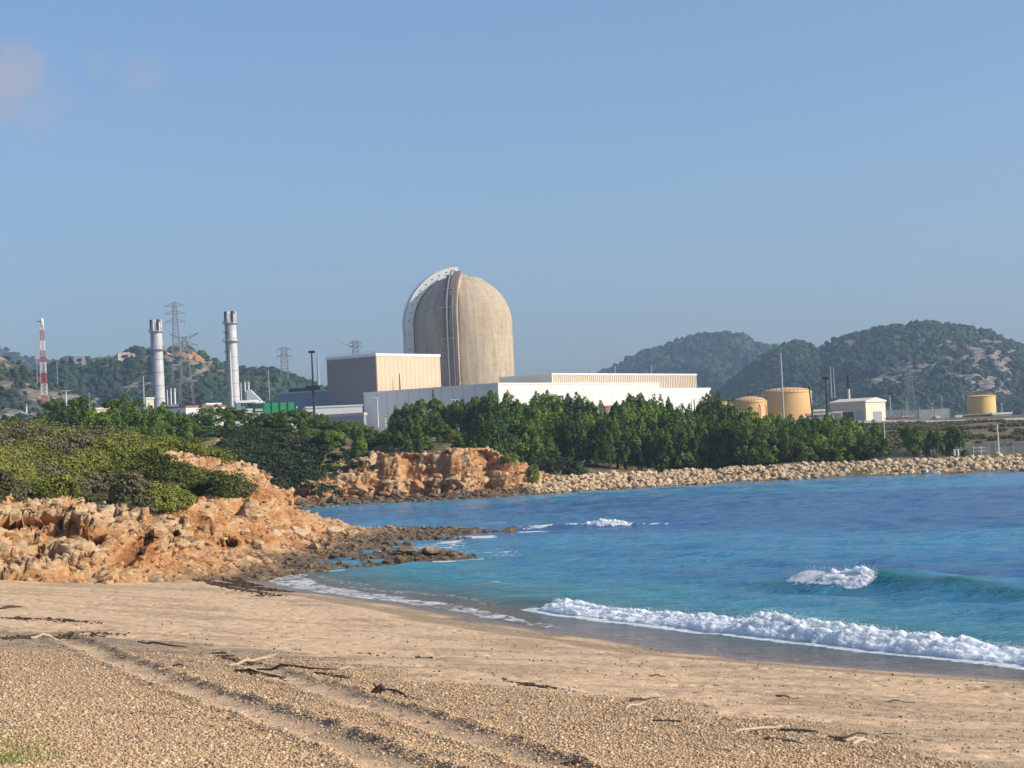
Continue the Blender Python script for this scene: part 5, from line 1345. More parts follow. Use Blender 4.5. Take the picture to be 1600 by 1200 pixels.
m.path([q - tx * 1.5 for q in P], .42, 8); m.path([q + tx * .9 for q in P[:len(P) // 2]], .22, 6); m.build('riser_pipe', MAT_RISER, dm)
m = MB(); S3 = list(np.linspace(-6, -.01, 4)) + list(np.linspace(0.02, .70, 16)); strip(m, az2, S3, -2.9, -.9, .1, 2.2); m.build('ladder_cage', MAT_REDBR, dm)
m = MB()
for s in (-6, .18, .42, .70): 
    c = dome_pt(az2, s, 1.9); m.box(c - tx * 1.4, (4.6, 2.4, .3), az2 + math.pi / 2)
m.build('landing', MAT_METAL, dm)
MB().tube((DC[0] - 1, DC[1], ZTOP + .6), (DC[0] - 1, DC[1], ZTOP + 3.4), .1, n=6).build('aerial', MAT_METAL, dm)

# chimneys ------------------------------------------------------------------
def chimney(pxt, pyt, Y, pxb, wt, wb, label):
    p = at(pxt, pyt, Y); s = Y / F_PX; zb = gz(p[0], Y); H = p[2] - zb; rt, rb = wt * s / 2, wb * s / 2
    o = thing('chimney_stack', label, 'chimney', (p[0], Y, zb)); c = (p[0], Y, zb)
    z1 = H - 3.4
    MB().lathe(c, [(rb, 0), (rt, z1), (rt, H - 1.6), (rt * .9, H - 1.6), (rt * .9, H - 6), (.02, H - 6)], 28).build('shaft', MAT_STEEL, o, smooth=True)
    for zz, r2, nm in ((H - 6.0, 1.45, 'platform'), (H - 14.5, 1.62, 'platform')):
        MB().lathe(c, [(rt * .98, zz), (rt * r2, zz), (rt * r2, zz + .35), (rt * .98, zz + .35)], 28).build(nm, MAT_METAL, o)
        m = MB()
        for k in range(18):
            a = k * math.pi / 9; q = (c[0] + rt * r2 * .98 * math.cos(a), c[1] + rt * r2 * .98 * math.sin(a), zb + zz + .35); m.tube(q, (q[0], q[1], q[2] + 1.3), .07, n=4)
        for h in (.75, 1.3):
            m.lathe(c, [(rt * r2 * .95, zz + .35 + h - .08), (rt * r2 * .99, zz + .35 + h)], 28)
        m.build('railing', MAT_METAL, o)
    for k, a in enumerate((3.6, 4.3, 5.2, 6.0, .6, 2.0)):
        q = (c[0] + rt * .95 * math.cos(a), c[1] + rt * .95 * math.sin(a)); MB().tube((*q, zb + H - 5.6), (*q, zb + H - .2), .62, n=10).build('flue_tip', MAT_DARK if k % 2 == 0 else MAT_STEEL, o)
    m = MB()
    for zz in np.arange(4, z1 - 14, 6.2):
        r = rb + (rt - rb) * zz / z1; m.lathe(c, [(r - .02, zz), (r + .12, zz + .05), (r + .12, zz + .3), (r - .02, zz + .35)], 24)
    m.build('joint_rings', MAT_METAL, o)
    a = 4.0; m = MB()
    for sgn in (-.35, .35):
        P = []
        for zz in np.linspace(2, H - 6, 8):
            r = rb + (rt - rb) * min(1, zz / z1) + .5; P.append((c[0] + r * math.cos(a) + sgn, c[1] + r * math.sin(a), zb + zz))
        m.path(P, .12, 5)
    for zz in np.arange(3, H - 7, 1.4):
        r = rb + (rt - rb) * min(1, zz / z1) + .5; q = (c[0] + r * math.cos(a), c[1] + r * math.sin(a), zb + zz); m.box(q, (.8, .12, .12))
    for zz in np.arange(8, H - 9, 9.0):
        r = rb + (rt - rb) * min(1, zz / z1) + .7; m.box((c[0] + r * math.cos(a), c[1] + r * math.sin(a), zb + zz), (2.2, 1.4, .3))
    m.build('ladder', MAT_DARK, o)
chimney(243.5, 499, 900, 250, 17, 21, 'left one of the two tall grey metal chimneys, in front of the red rock outcrop')
chimney(359.5, 486, 900, 366, 17, 21, 'right one of the two tall grey metal chimneys, standing apart on the hill slope side')

# small exhausts and sheds round the chimneys
def exhaust(px, pt_, pb, Y, w, label, mat=MAT_WHITE):
    p = at(px, pt_, Y); q = at(px, pb, Y); s = Y / F_PX; r = w * s / 2; o = thing('exhaust_stack', label, 'exhaust stack', (p[0], Y, q[2]), 'white exhaust stacks beside the chimneys')
    MB().tube((p[0], Y, q[2]), (p[0], Y, p[2]), r, n=12).build('pipe', mat, o); MB().tube((p[0], Y, p[2] - r * 2), (p[0], Y, p[2] - r * 1.4), r * 1.5, n=12).build('collar', MAT_METAL, o)
    MB().box((p[0], Y, q[2] + r * 1.2), (r * 5, r * 4, r * 2.4)).build('base_duct', MAT_METAL, o)
exhaust(266.5, 607, 636, 860, 2.6, 'left of the pair of white exhaust stacks right of the left chimney')
exhaust(272.5, 607, 636, 862, 3.6, 'right of the pair of white exhaust stacks right of the left chimney')
exhaust(261, 609, 636, 866, 2.0, 'thin white exhaust stack close to the foot of the left chimney')
exhaust(382.5, 597, 626, 860, 2.6, 'left of the pair of white exhaust stacks right of the right chimney')
exhaust(388, 597, 626, 862, 3.2, 'right of the pair of white exhaust stacks right of the right chimney')
exhaust(376, 598, 627, 868, 1.8, 'thin white exhaust stack close to the foot of the right chimney')
m = MB(); p = at(394, 620, 855); m.hexa([(p[0] - 2.5, 855, p[2] - 3), (p[0] + 5, 855, p[2] - 3), (p[0] + 5, 860, p[2] - 3), (p[0] - 2.5, 860, p[2] - 3)], [(p[0] - 2.4, 855, p[2] + 3.2), (p[0] - .8, 855, p[2] + 3.2), (p[0] - .8, 860, p[2] + 3.2), (p[0] - 2.4, 860, p[2] + 3.2)])
build_top(m, 'inlet_duct', MAT_WHITE, 'white sloping duct right of the right-hand white exhaust stacks', 'duct')

def simple_block(name, label, px, py, Y, pr, pl, th, mat, cat='building', zb=None, roofm=None, rh=.5, kindparts=None):
    fr, L, D, zt = block(px, py, Y, pr, pl, th); zb = gz(*fr(0, 0)) if zb is None else zb
    o = thing(name, label, cat, (*fr(0, 0), zb)); MB().fbox(fr, 0, L, 0, D, zb, zt - rh).build('wall', mat, o)
    MB().fbox(fr, -.25, L + .25, -.25, D + .25, zt - rh, zt).build('roof', roofm or MAT_WHITE, o)
    return o, fr, L, D, zt, zb
# long grey building at far left with the sunlit end
o, fr, L, D, zt, zb = simple_block('office_building', 'long low grey building at far left with a bright sunlit end wall', 137, 637.5, 500, 170, -60, R(27), MAT_CREAM, zb=12)
for k in range(22):
    y0 = 2 + k * 4.6
    if y0 + 3.8 < D: MB().fbox(fr, -.06, .05, y0, y0 + 3.8, zt - 3.6, zt - 2.2).build('window', MAT_GLASS, o)
MB().fbox(fr, -.5, -.252, -.5, D, zt - 1.6, zt - .9).build('fascia', MAT_BLUEGREY, o)
m = MB(); on_face(m, fr, 142, 150, 645, 649, .05, zt - 3); m.build('window', MAT_GLASS, o)
# grey-white building below the chimneys
o, fr, L, D, zt, zb = simple_block('workshop_building', 'low building with a bright white end and blue-grey shaded side below the left chimney', 290, 634, 620, 352, 250, R(45), MAT_WHITE, zb=13, roofm=MAT_REDBR)
MB().fbox(fr, -.3, -.26, .0, D, zt - 3.2, zt - 2.4).build('gutter', MAT_METAL, o)
m = MB(); on_face(m, fr, 323, 332, 648, 651, .05, zt - 3); m.build('window', MAT_GLASS, o)
simple_block('roof_block', 'small pale plant room just left of the right chimney foot', 322, 630, 640, 345, 318, R(45), MAT_CREAM, zb=14)
simple_block('water_tank_shed', 'small cream ribbed shed in front of the left chimney foot', 228, 621, 640, 240, 224, R(35), MAT_CREAM, zb=14)
o, fr, L, D, zt, zb = simple_block('cooling_unit', 'blue-grey louvred plant box at the foot of the right chimney', 369, 626, 600, 403, 366, R(20), MAT_BLUEGREY, zb=14, rh=.8)
for k in range(5):
    m = MB(); on_face(m, fr, 377 + k * 4.6, 379.8 + k * 4.6, 627.5, 635, .06, zt - 2); m.build('louvre', MAT_DARK, o)
o, fr, L, D, zt, zb = simple_block('white_low_wall', 'white low parapet building in front of the right chimney', 352, 640, 590, 400, 349, R(20), MAT_WHITE, zb=13)
o, fr, L, D, zt, zb = simple_block('turquoise_shed', 'pale blue-green flat shed roof left of the green netting', 400, 627.5, 596, 412, 394, R(20), m_plain('pale_green_cladding', (.40, .52, .50), .7), zb=14)
# green netting panels
for k in range(4):
    x0 = 412 + k * 12.6; p0, p1 = at(x0, 629 - k * .2, 560), at(x0 + 12.3, 629 - k * .2, 560); zb_ = p0[2] - 3.2
    o = thing('green_netting_panel', 'bright green netting panel on the site fence, ' + ordinal(k), 'netting', (p0[0], 560, zb_), 'green netting panels left of the dark shaded block')
    MB().box(((p0[0] + p1[0]) / 2, 560, zb_ + 1.6), (p1[0] - p0[0], .12, 3.0)).build('net', MAT_GREEN, o)
    for xx in (p0[0], p1[0]): MB().tube((xx, 559.9, zb_ - .5), (xx, 559.9, zb_ + 3.3), .12, n=6).build('post', MAT_DARK, o)
o = thing('green_container', 'dark green low unit at the left end of the green netting', 'container', (*at(404, 632, 558)[:2], 14)); p = at(404, 630, 558)
MB().box((p[0], 558, p[2] - 1.4), (3.2, 2.4, 2.6)).build('body', m_plain('dark_green_paint', (.02, .10, .06), .6), o); MB().box((p[0] + .2, 556.7, p[2] - 2.0), (2.2, .1, .7)).build('label_panel', MAT_WHITE, o)
# blue grey building behind
o, fr, L, D, zt, zb = simple_block('blue_grey_hall', 'wide blue-grey hall in shade left of the tall beige box', 512, 609, 720, 560, 431, R(60), MAT_BLUEGREY, zb=12, roofm=MAT_METAL)
o, fr, L, D, zt, zb = simple_block('rooftop_house', 'dark louvred rooftop house with a thin pale roof above the blue-grey hall', 489, 603, 735, 496, 451, R(60), MAT_DARK, zb=29, roofm=MAT_METAL, rh=.4)
# low terrace building with bright parapet
o, fr, L, D, zt, zb = simple_block('terrace_building', 'low grey building with a bright white roof edge in front of the tall beige box', 568, 644.5, 600, 572, 420, R(62), MAT_GREY, zb=11, roofm=MAT_CONC, rh=.9)
o, fr, L, D, zt, zb = simple_block('white_roof_block', 'long thin sunlit white roof strip behind the low grey building', 478, 635.5, 630, 566, 470, R(8), MAT_WHITE, zb=13, roofm=MAT_WHITE)
simple_block('white_hut', 'small bright white hut at the right end of the green netting', 452, 635.5, 570, 463, 448, R(20), MAT_WHITE, zb=13)
p = at(237, 678, 255); 
for x, y, l in ((240, 678, 'white round tank half hidden in the pines below the left chimney'), (306, 663, 'small white dish showing among the pines below the right chimney')):
    p = at(x, y, 300); o = thing('white_dome_tank', l, 'tank', (p[0], 300, p[2] - 1)); MB().lathe((p[0], 300, p[2] - .6), [(.55, 0), (.6, .4), (.4, .8), (.02, .95)], 18).build('shell', MAT_WHITE, o, True); MB().tube((p[0], 300, p[2] - 3), (p[0], 300, p[2] - .6), .12, n=6).build('stand', MAT_METAL, o)

# poles ----------------------------------------------------------------------
def pole(px, pt_, pb, Y, w, label, mat=MAT_METAL, head=None, name='mast', cat='pole', group=None, plat=None):
    p = at(px, pt_, Y); q = at(px, pb, Y); r = w * Y / F_PX / 2; o = thing(name, label, cat, (p[0], Y, q[2]), group)
    MB().tube((p[0], Y, q[2]), (p[0], Y, p[2]), r * 1.25, r * .75, 8).build('pole', mat, o)
    if head == 'flood':
        MB().box((p[0], Y, p[2] + .15), (w * Y / F_PX * 3.4, r * 3, .5)).build('floodlight', MAT_DARK, o)
    elif head == 'arm':
        m = MB(); m.tube((p[0], Y, p[2]), (p[0] - 1.4, Y, p[2] + .1), r * .7, n=6); m.tube((p[0], Y, p[2]), (p[0] + 1.4, Y, p[2] + .1), r * .7, n=6); m.build('lamp_arm', mat, o)
        for s in (-1.5, 1.5): MB().box((p[0] + s, Y, p[2] + .1), (.7, .3, .15)).build('lamp_head', MAT_METAL, o)
    elif head == 'ball': MB().lathe((p[0], Y, p[2]), [(.02, -.4), (.4, 0), (.02, .4)], 10).build('lamp_globe', MAT_METAL, o)
    elif head == 'cap': MB().tube((p[0], Y, p[2] - 2.8), (p[0], Y, p[2] + .3), r * 1.5, n=10).build('chimney_cap', MAT_DARK, o)
    if plat: z = at(px, plat, Y)[2]; MB().box((p[0], Y, z), (3.2, 1.6, .9)).build('service_box', MAT_DARK, o)
    return o
pole(487, 551, 650, 420, 3.0, 'dark floodlight mast with a service box, left of the tall beige box', MAT_DARK, 'flood', 'floodlight_mast', 'floodlight mast', plat=606)
pole(496, 551, 608, 640, 3.4, 'slender pale mast right of the dark floodlight mast', MAT_METAL)
pole(359.5, 549, 634, 560, 2.6, 'white pole standing in front of the right chimney', MAT_WHITE)
pole(223.5, 588, 640, 560, 2.4, 'pale pole left of the left chimney', MAT_METAL, None)
pole(103, 611, 634, 500, 2.2, 'short white lamp post among the far left pines', MAT_WHITE, 'arm', 'lamp_post', 'lamp post')
pole(139, 613, 637, 500, 1.2, 'thin pole above the sunlit end of the long grey building', MAT_METAL)
pole(41, 633, 645, 480, 2.5, 'small white lamp at far left above the long grey building', MAT_WHITE, 'ball', 'lamp_post', 'lamp post')
pole(419, 577, 626, 800, 1.6, 'thin grey pole in front of the hill left of the blue-grey hall', MAT_METAL)
pole(589, 622, 668, 540, 1.8, 'pale street lamp before the shaded white wall, left one', MAT_WHITE, 'arm', 'street_lamp', 'street lamp', 'street lamps before the shaded white wall')
pole(711, 625, 655, 540, 1.8, 'pale street lamp before the shaded white wall, right one', MAT_WHITE, 'arm', 'street_lamp', 'street lamp', 'street lamps before the shaded white wall')
pole(602, 650, 668, 530, 1.4, 'short bollard light between the street lamp and the cypress', MAT_WHITE, 'ball', 'lamp_post', 'lamp post')
pole(1219.5, 551, 662, 425, 2.8, 'tallest slim mast, standing in front of the biggest ochre tank', MAT_METAL, None)
pole(1290, 592, 678, 400, 3.0, 'dark floodlight mast left of the small cream building', MAT_DARK, 'flood', 'floodlight_mast', 'floodlight mast')
pole(1297, 572, 622, 520, 1.5, 'left of two thin grey masts behind the cream building', MAT_METAL)
pole(1302, 573, 622, 520, 1.3, 'right of two thin grey masts behind the cream building', MAT_METAL)
pole(1325, 590, 626, 480, 3.2, 'white boiler flue with a black cap on the cream building', MAT_WHITE, 'cap', 'boiler_flue', 'flue')
pole(1390, 616, 650, 480, 1.8, 'pale lamp post right of the cream building', MAT_METAL, 'flood', 'lamp_post', 'lamp post')
pole(1416, 620, 648, 520, 1.2, 'thin pole between the cream building and the yellow tank', MAT_METAL)
pole(1456, 632, 650, 480, 1.2, 'low lamp post left of the yellow tank', MAT_METAL, 'ball', 'lamp_post', 'lamp post')
pole(1471, 618, 650, 520, 1.0, 'very thin mast left of the yellow tank', MAT_METAL)
pole(1505, 616, 648, 520, 2.2, 'grey-green post right beside the yellow tank', MAT_METAL)
pole(1565, 632, 648, 520, 1.4, 'lamp post right of the yellow tank', MAT_METAL, 'ball', 'lamp_post', 'lamp post')
pole(1558, 663, 711, 292, 2.4, 'pale post rising behind the chain-link fence near the right edge', MAT_WHITE)
pole(1381, 660, 710, 290, 1.6, 'pale post at the right end of the shore pines', MAT_WHITE)
pole(1142, 640, 662, 430, 1.2, 'thin orange pipe post left of the middle ochre tank', MAT_TANK)
# leaning pole
p = at(1264, 602, 400); q = at(1273, 682, 400); o = thing('leaning_pole', 'dark pole leaning left at the right edge of the biggest ochre tank', 'pole', (q[0], 400, q[2])); MB().tube(tuple(q), tuple(p), .2, .14, 8).build('pole', MAT_DARK, o)

# pylons and lattice mast ----------------------------------------------------
MAT_PYLON = m_plain('weathered_pylon_steel', (.20, .19, .19), .7, .1)
def lattice(mb, x, y, z0, z1, w0, w1, n, r):
    C = []
    for i in range(n + 1):
        f = i / n; w_ = (w0 + (w1 - w0) * f) / 2; z = z0 + (z1 - z0) * f; C.append([(x - w_, y - w_, z), (x + w_, y - w_, z), (x + w_, y + w_, z), (x - w_, y + w_, z)])
    for i in range(n):
        for k in range(4):
            mb.tube(C[i][k], C[i + 1][k], r, n=4, caps=False); mb.tube(C[i][k], C[i + 1][(k + 1) % 4], r * .7, n=4, caps=False); mb.tube(C[i][(k + 1) % 4], C[i + 1][k], r * .7, n=4, caps=False)
            mb.tube(C[i + 1][k], C[i + 1][(k + 1) % 4], r * .7, n=4, caps=False)
def pylon(px, pt_, pb, Y, arms, label, r=.10, w=(5, 1.4), leg2=None):
    p = at(px, pt_, Y); q = at(px, pb, Y); o = thing('electricity_pylon', label, 'pylon', (p[0], Y, q[2]), 'electricity pylons behind the plant')
    m = MB(); lattice(m, p[0], Y, q[2], p[2], *w, 9, r); m.build('tower_body', MAT_PYLON, o)
    for py, half in arms:
        z = at(px, py, Y)[2]; h = half * Y / F_PX
        for s in (-1, 1):
            m = MB(); m.tube((p[0], Y, z), (p[0] + s * h, Y, z + .5), r, n=4); m.tube((p[0], Y, z + 2.2), (p[0] + s * h, Y, z + .5), r, n=4); m.tube((p[0] + s * h, Y, z + .5), (p[0] + s * h, Y, z - 1.6), r * .8, n=4)
            for f in (.3, .6): m.tube((p[0] + s * h * f, Y, z + .5 * f), (p[0] + s * h * f, Y, z + 2.2 - 1.7 * f), r * .7, n=4)
            m.build('crossarm', MAT_PYLON, o)
    return o, p, q
pylon(272.5, 472, 600, 1050, [(479, 15), (491, 15), (504, 15)], 'tallest electricity pylon, with three pairs of arms, behind the left chimney', .10, (5.5, 1.7))
o, p, q = pylon(288, 526, 632, 880, [(541, 20)], 'wide Y-topped electricity pylon in front of the red rock outcrop', .11, (6.5, 1.6))
for s in (-1, 1):
    m = MB(); s_ = 880 / F_PX; m.path([(p[0], 880, p[2] - 6), (p[0] + s * 8 * s_, 880, p[2] - 1), (p[0] + s * 23 * s_, 880, p[2] + 1.6)], .14, 5); m.path([(p[0], 880, p[2] - 1), (p[0] + s * 23 * s_, 880, p[2] + 1.6)], .15, 5); m.build('crossarm', MAT_PYLON, o)
pylon(443.5, 544, 640, 1250, [(547, 11), (558, 12)], 'distant electricity pylon between the chimneys and the tall beige box', .13, (6.5, 3.6))
pylon(555, 534, 600, 1150, [(537, 10), (543, 9)], 'electricity pylon top showing above the tall beige box', .13, (4.5, 3.2))
pylon(1421, 574, 650, 1150, [(580, 5), (590, 6)], 'faint electricity pylon before the rocky hill at right', .13, (5, 1.2))
for x, t in ((56, 537), (61, 541), (88, 545)):
    pole(x, t, 600, 800, .9, {56: 'faint thin mast left of the red and white lattice mast', 61: 'second faint thin mast beside the red and white lattice mast', 88: 'faint thin mast right of the red and white lattice mast'}[x], MAT_METAL)
o = thing('telecom_mast', 'red and white banded lattice mast at far left', 'lattice mast', (*at(68, 632, 560)[:2], at(68, 632, 560)[2]))
Ys = 560; x0 = at(68, 580, Ys)[0]
bands = [(632, 618, MAT_REDP), (618, 600, MAT_WHITE), (600, 583, MAT_REDP), (583, 566, MAT_WHITE), (566, 548, MAT_REDP), (548, 532, MAT_WHITE), (532, 516, MAT_REDP), (516, 502, MAT_WHITE)]
for a, b_, mt in bands:
    za, zb_ = at(68, a, Ys)[2], at(68, b_, Ys)[2]; m = MB(); wa = np.interp(a, [500, 632], [.85, 1.7]); wb_ = np.interp(b_, [500, 632], [.85, 1.7]); lattice(m, x0, Ys, za, zb_, wa, wb_, 3, .05); m.build('mast_section', mt, o)
z = at(68, 500, Ys)[2]; MB().lathe((x0, Ys, z - 1.6), [(.02, 0), (.55, 0), (.6, 1.5), (.35, 2.1), (.02, 2.2)], 12).build('antenna_drum', MAT_WHITE, o); MB().tube((x0 - 1.6, Ys, z - .4), (x0, Ys, z - .3), .1, n=5).build('side_arm', MAT_DARK, o); MB().tube((x0, Ys, z), (x0, Ys, z + 2.6), .06, n=5).build('whip_aerial', MAT_METAL, o)
# crane jib left of the pylon above the box
m = MB(); a = at(527, 532, 1150); b_ = at(552, 543, 1150); m.tube(tuple(a), tuple(b_), .25, n=5); build_top(m, 'crane_jib', MAT_METAL, 'thin slanting jib left of the pylon above the tall beige box', 'crane jib')

# tanks ----------------------------------------------------------------------
def tank(px, Y, r_px, rim, apex, base, mat, label, legs=False):
    p = at(px, rim, Y); za = at(px, apex, Y)[2]; zb = at(px, base, Y)[2] - .6; r = r_px * Y / F_PX; x = p[0]; zr = p[2]
    o = thing('storage_tank', label, 'storage tank', (x, Y, zb)); c = (x, Y, zb)
    MB().lathe(c, [(r, 0), (r, zr - zb)], 64).build('shell', mat, o, True)
    n = 8; MB().lathe(c, [(r * math.cos(k * math.pi / 2 / n) * 1.0 + .02, zr - zb + .12 + (za - zr) * math.sin(k * math.pi / 2 / n) ** 1.0) for k in range(n)] + [(.02, za - zb + .1)], 64).build('roof', mat, o, True)
    MB().lathe(c, [(r, zr - zb - .1), (r + .14, zr - zb - .05), (r + .14, zr - zb + .12), (r, zr - zb + .14)], 64).build('rim_band', mat, o)
    m = MB()
    for k in range(36):
        a = k * math.pi / 18; q = (x + (r + .05) * math.cos(a), Y + (r + .05) * math.sin(a)); m.tube((*q, zr + .1), (*q, zr + 1.1), .035, n=4)
    for h in (.6, 1.1): m.lathe((x, Y, zr), [(r + .02, h - .04), (r + .08, h)], 64)
    m.build('roof_railing', MAT_DARK if mat is not MAT_TANKY else MAT_REDBR, o)
    return o, x, zr, zb, r
o, x, zr, zb, r = tank(1228.5, 465, 39, 614, 606, 660, MAT_TANK, 'biggest ochre storage tank, with a low domed roof, behind the tallest mast')
o, x, zr, zb, r = tank(1171, 452, 27, 629, 620, 662, MAT_TANK, 'middle-sized ochre tank with a domed roof, left of the biggest tank')
for a in (5.2, 5.7): q = (x + (r + .25) * math.cos(a), 452 + (r + .25) * math.sin(a)); MB().path([(q[0], q[1], zb + .3), (q[0], q[1], zr - 1.2), (q[0] - .3, q[1] + .3, zr - .2)], .09, 6).build('outlet_pipe', MAT_REDBR, o)
tank(1120, 475, 27, 634, 628, 662, MAT_TANK, 'smallest ochre tank, half hidden behind the shore pines')
tank(1533, 520, 22, 620, 617.5, 650, MAT_TANKY, 'yellow flat-topped tank standing alone at right')
# yellow tank's plinth
o, fr, L, D, zt, zb = simple_block('pump_house', 'low brown-roofed block in front of the yellow tank', 1496, 648, 500, 1552, 1492, R(4), MAT_REDBR, zb=9, roofm=MAT_GREY, rh=.3)
o, fr, L, D, zt, zb = simple_block('white_block', 'bright white low block at the right foot of the yellow tank', 1551, 645, 498, 1580, 1548, R(6), MAT_WHITE, zb=9)
o, fr, L, D, zt, zb = simple_block('white_cabinet', 'small white cabinet left of the yellow tank', 1494, 649, 470, 1502, 1493, R(4), MAT_WHITE, zb=8.6)
o, fr, L, D, zt, zb = simple_block('white_cabinet', 'narrow white box farther left on the plateau edge', 1463, 650, 470, 1467, 1462, R(4), MAT_WHITE, zb=8.6)
# small cream building with lean canopy
o, fr, L, D, zt, zb = simple_block('boiler_house', 'small cream gabled building between the ochre tanks and the yellow tank', 1352, 626, 450, 1383, 1297, R(48), MAT_CREAM, zb=8.2, roofm=MAT_WHITE, rh=.35)
p0, p1 = fr(0, -.28), fr(L, -.28); pm = fr(L / 2, -.28)
V = []
for yy in (-.28, D + .28):
    for xx, zz in ((-.25, zt - .01), (L + .25, zt - .01), (L / 2, zt + .75)): V.append((*fr(xx, yy), zz))
MB().add(V, [(0, 1, 2), (5, 4, 3), (0, 2, 5, 3), (1, 4, 5, 2), (0, 3, 4, 1)]).build('gable_roof', MAT_CREAM, o)
m = MB(); on_face(m, fr, 1364, 1377, 643, 659, .08, 12); m.build('door', MAT_GREY, o)
MB().fbox(fr, -.07, .05, .8, 2.6, zb, zb + 3.4).build('door', MAT_METAL, o)
MB().fbox(fr, -.07, .05, 3.4, 6.5, zb + .5, zb + 3.2).build('window', MAT_GLASS, o)
# clutter beside it
for x, y0, y1, w_, mt, l in ((1308, 641, 645, 16, MAT_REDP, 'red and white pipe frame in front of the cream building'), ):
    p = at(x, y0, 440); o = thing('gantry', l, 'pipe frame', (p[0], 440, p[2] - 2.4)); 
    MB().box((p[0], 440, p[2]), (2.4, .5, .35)).build('red_beam', mt, o); MB().box((p[0], 440, p[2] - .45), (2.4, .5, .3)).build('white_beam', MAT_WHITE, o)
    for s in (-1, 1): MB().tube((p[0] + s, 440, p[2] - 2.6), (p[0] + s, 440, p[2] - .6), .09, n=6).build('leg', MAT_WHITE, o)
o, fr, L, D, zt, zb = simple_block('pump_shed', 'grey low shed between the biggest ochre tank and the dark mast', 1262, 646, 448, 1296, 1260, R(5), MAT_GREY, zb=8.5, roofm=MAT_CONC)
o, fr, L, D, zt, zb = simple_block('low_white_shed', 'small white-roofed shed right of the biggest ochre tank', 1272, 640, 480, 1288, 1270, R(5), MAT_CONC, zb=8.5, roofm=MAT_WHITE)
o, fr, L, D, zt, zb = simple_block('low_red_shed', 'low brick-red and cream shed right of the cream building', 1410, 650, 470, 1441, 1408, R(5), m_plain('pale_brick', (.50, .34, .23), .9), zb=8.5, roofm=MAT_CONC, rh=.25)
o, fr, L, D, zt, zb = simple_block('curved_wall', 'low pink-cream wall directly right of the cream building', 1386, 653, 440, 1408, 1384, R(5), MAT_CONC, zb=8.2, roofm=MAT_REDBR, rh=.2)
# plateau edge railing and kerb band
def kerb(pts, Y, w, name, label, mat, cat):
    m = MB(); P = [at(x, y, Y + dy) for x, y, dy in pts]
    for a, b_ in zip(P[:-1], P[1:]):
        d = b_ - a; L_ = np.hypot(d[0], d[1]); m.hexa([(a[0], a[1], a[2] - w), (b_[0], b_[1], b_[2] - w), (b_[0], b_[1] + .5, b_[2] - w), (a[0], a[1] + .5, a[2] - w)], [(a[0], a[1], a[2]), (b_[0], b_[1], b_[2]), (b_[0], b_[1] + .5, b_[2]), (a[0], a[1] + .5, a[2])])
    return build_top(m, name, mat, label, cat)
kerb([(1195, 658.5, 0), (1240, 659.5, 0), (1352, 657, 0), (1384, 657.5, 0)], 406, .5, 'retaining_wall', 'thin pale kerb wall under the ochre tanks at the plateau edge', MAT_WHITE, 'wall')
kerb([(1384, 656.5, 0), (1450, 657, 0), (1500, 656, 0), (1552, 654.5, 0), (1600, 652.5, 0), (1680, 650, 0)], 408, .45, 'retaining_wall', 'long thin white kerb wall along the plateau edge at right', MAT_WHITE, 'wall')
# grassy bank at right edge
gp = [at(1545, 657, 415), at(1600, 657, 415), at(1680, 658, 415)]; gq = [at(1545, 661, 405), at(1600, 668, 400), at(1680, 676, 396)]
V = np.array([*gp, *gq]); V[:, 2] += .15
tag(link('grass_bank', mesh_np('grass_bank', V, np.array([[0, 3, 4, 1], [1, 4, 5, 2]]), m_ground('dry_grass', (.16, .15, .04), (.26, .23, .07), .8))), kind='structure')
# fence on the plateau and by the shore
def m_mesh_fence():
    t = NT('chain_link'); p = t.pos(); a = t.vor(p, 6.0)
    d = t.pbr((.42, .43, .43), .5, metal=.4); tr = t.n('ShaderNodeBsdfTransparent').outputs[0]
    return t.done(t.n('ShaderNodeMixShader', i0=.42, i1=tr, i2=d).outputs[0])
MAT_CHAIN = m_mesh_fence()
def fence(pts, h, step, label, name='chain_link_fence'):
    P = [np.array(q) for q in pts]; o = thing(name, label, 'fence', P[0])
    L_ = np.r_[0, np.cumsum([np.hypot(*(b_ - a)[:2]) for a, b_ in zip(P[:-1], P[1:])])]; A = np.array(P)
    f = lambda t: np.array([np.interp(t, L_, A[:, k]) for k in range(3)])
    m = MB()
    for t in np.arange(0, L_[-1] - step, step):
        a, b_ = f(t), f(t + step); m.hexa([a, b_, b_ + (0, .02, 0), a + (0, .02, 0)], [a + (0, 0, h), b_ + (0, 0, h), b_ + (0, .02, h), a + (0, .02, h)])
    m.build('mesh_panel', MAT_CHAIN, o)
    for t in np.arange(0, L_[-1], step): a = f(t); MB().tube(a - (0, .06, .1), a + (0, -.06, h + .25), .035, n=6).build('post', MAT_METAL, o)
    m = MB()
    for t in np.arange(0, L_[-1] - step, step): m.tube(f(t) + (0, -.02, h), f(t + step) + (0, -.02, h), .03, n=5)
    m.build('top_rail', MAT_METAL, o)
fence([at(1372, 717, 292), at(1450, 714.5, 293), at(1520, 712, 293), at(1600, 709.5, 292), at(1700, 706, 290)], 1.75, 2.6, 'grey chain-link fence behind the breakwater at right')
for x, l in ((1491.5, 'left one'), (1497, 'right one')):
    p = at(x, 712, 288); o = thing('white_post', 'short white marker post under the round pines, ' + l, 'post', (p[0], 288, p[2]), 'white marker posts under the round pines'); MB().tube(tuple(p), (p[0], 288, p[2] + .85), .16, n=10).build('shaft', MAT_WHITE, o); MB().lathe((p[0], 288, p[2] + .85), [(.19, 0), (.19, .08), (.02, .14)], 10).build('cap', MAT_WHITE, o)
fence([at(1386, 656, 470), at(1440, 655.5, 470), at(1500, 652.5, 472)], 2.4, 4.0, 'thin tall fence on the plateau left of the yellow tank')
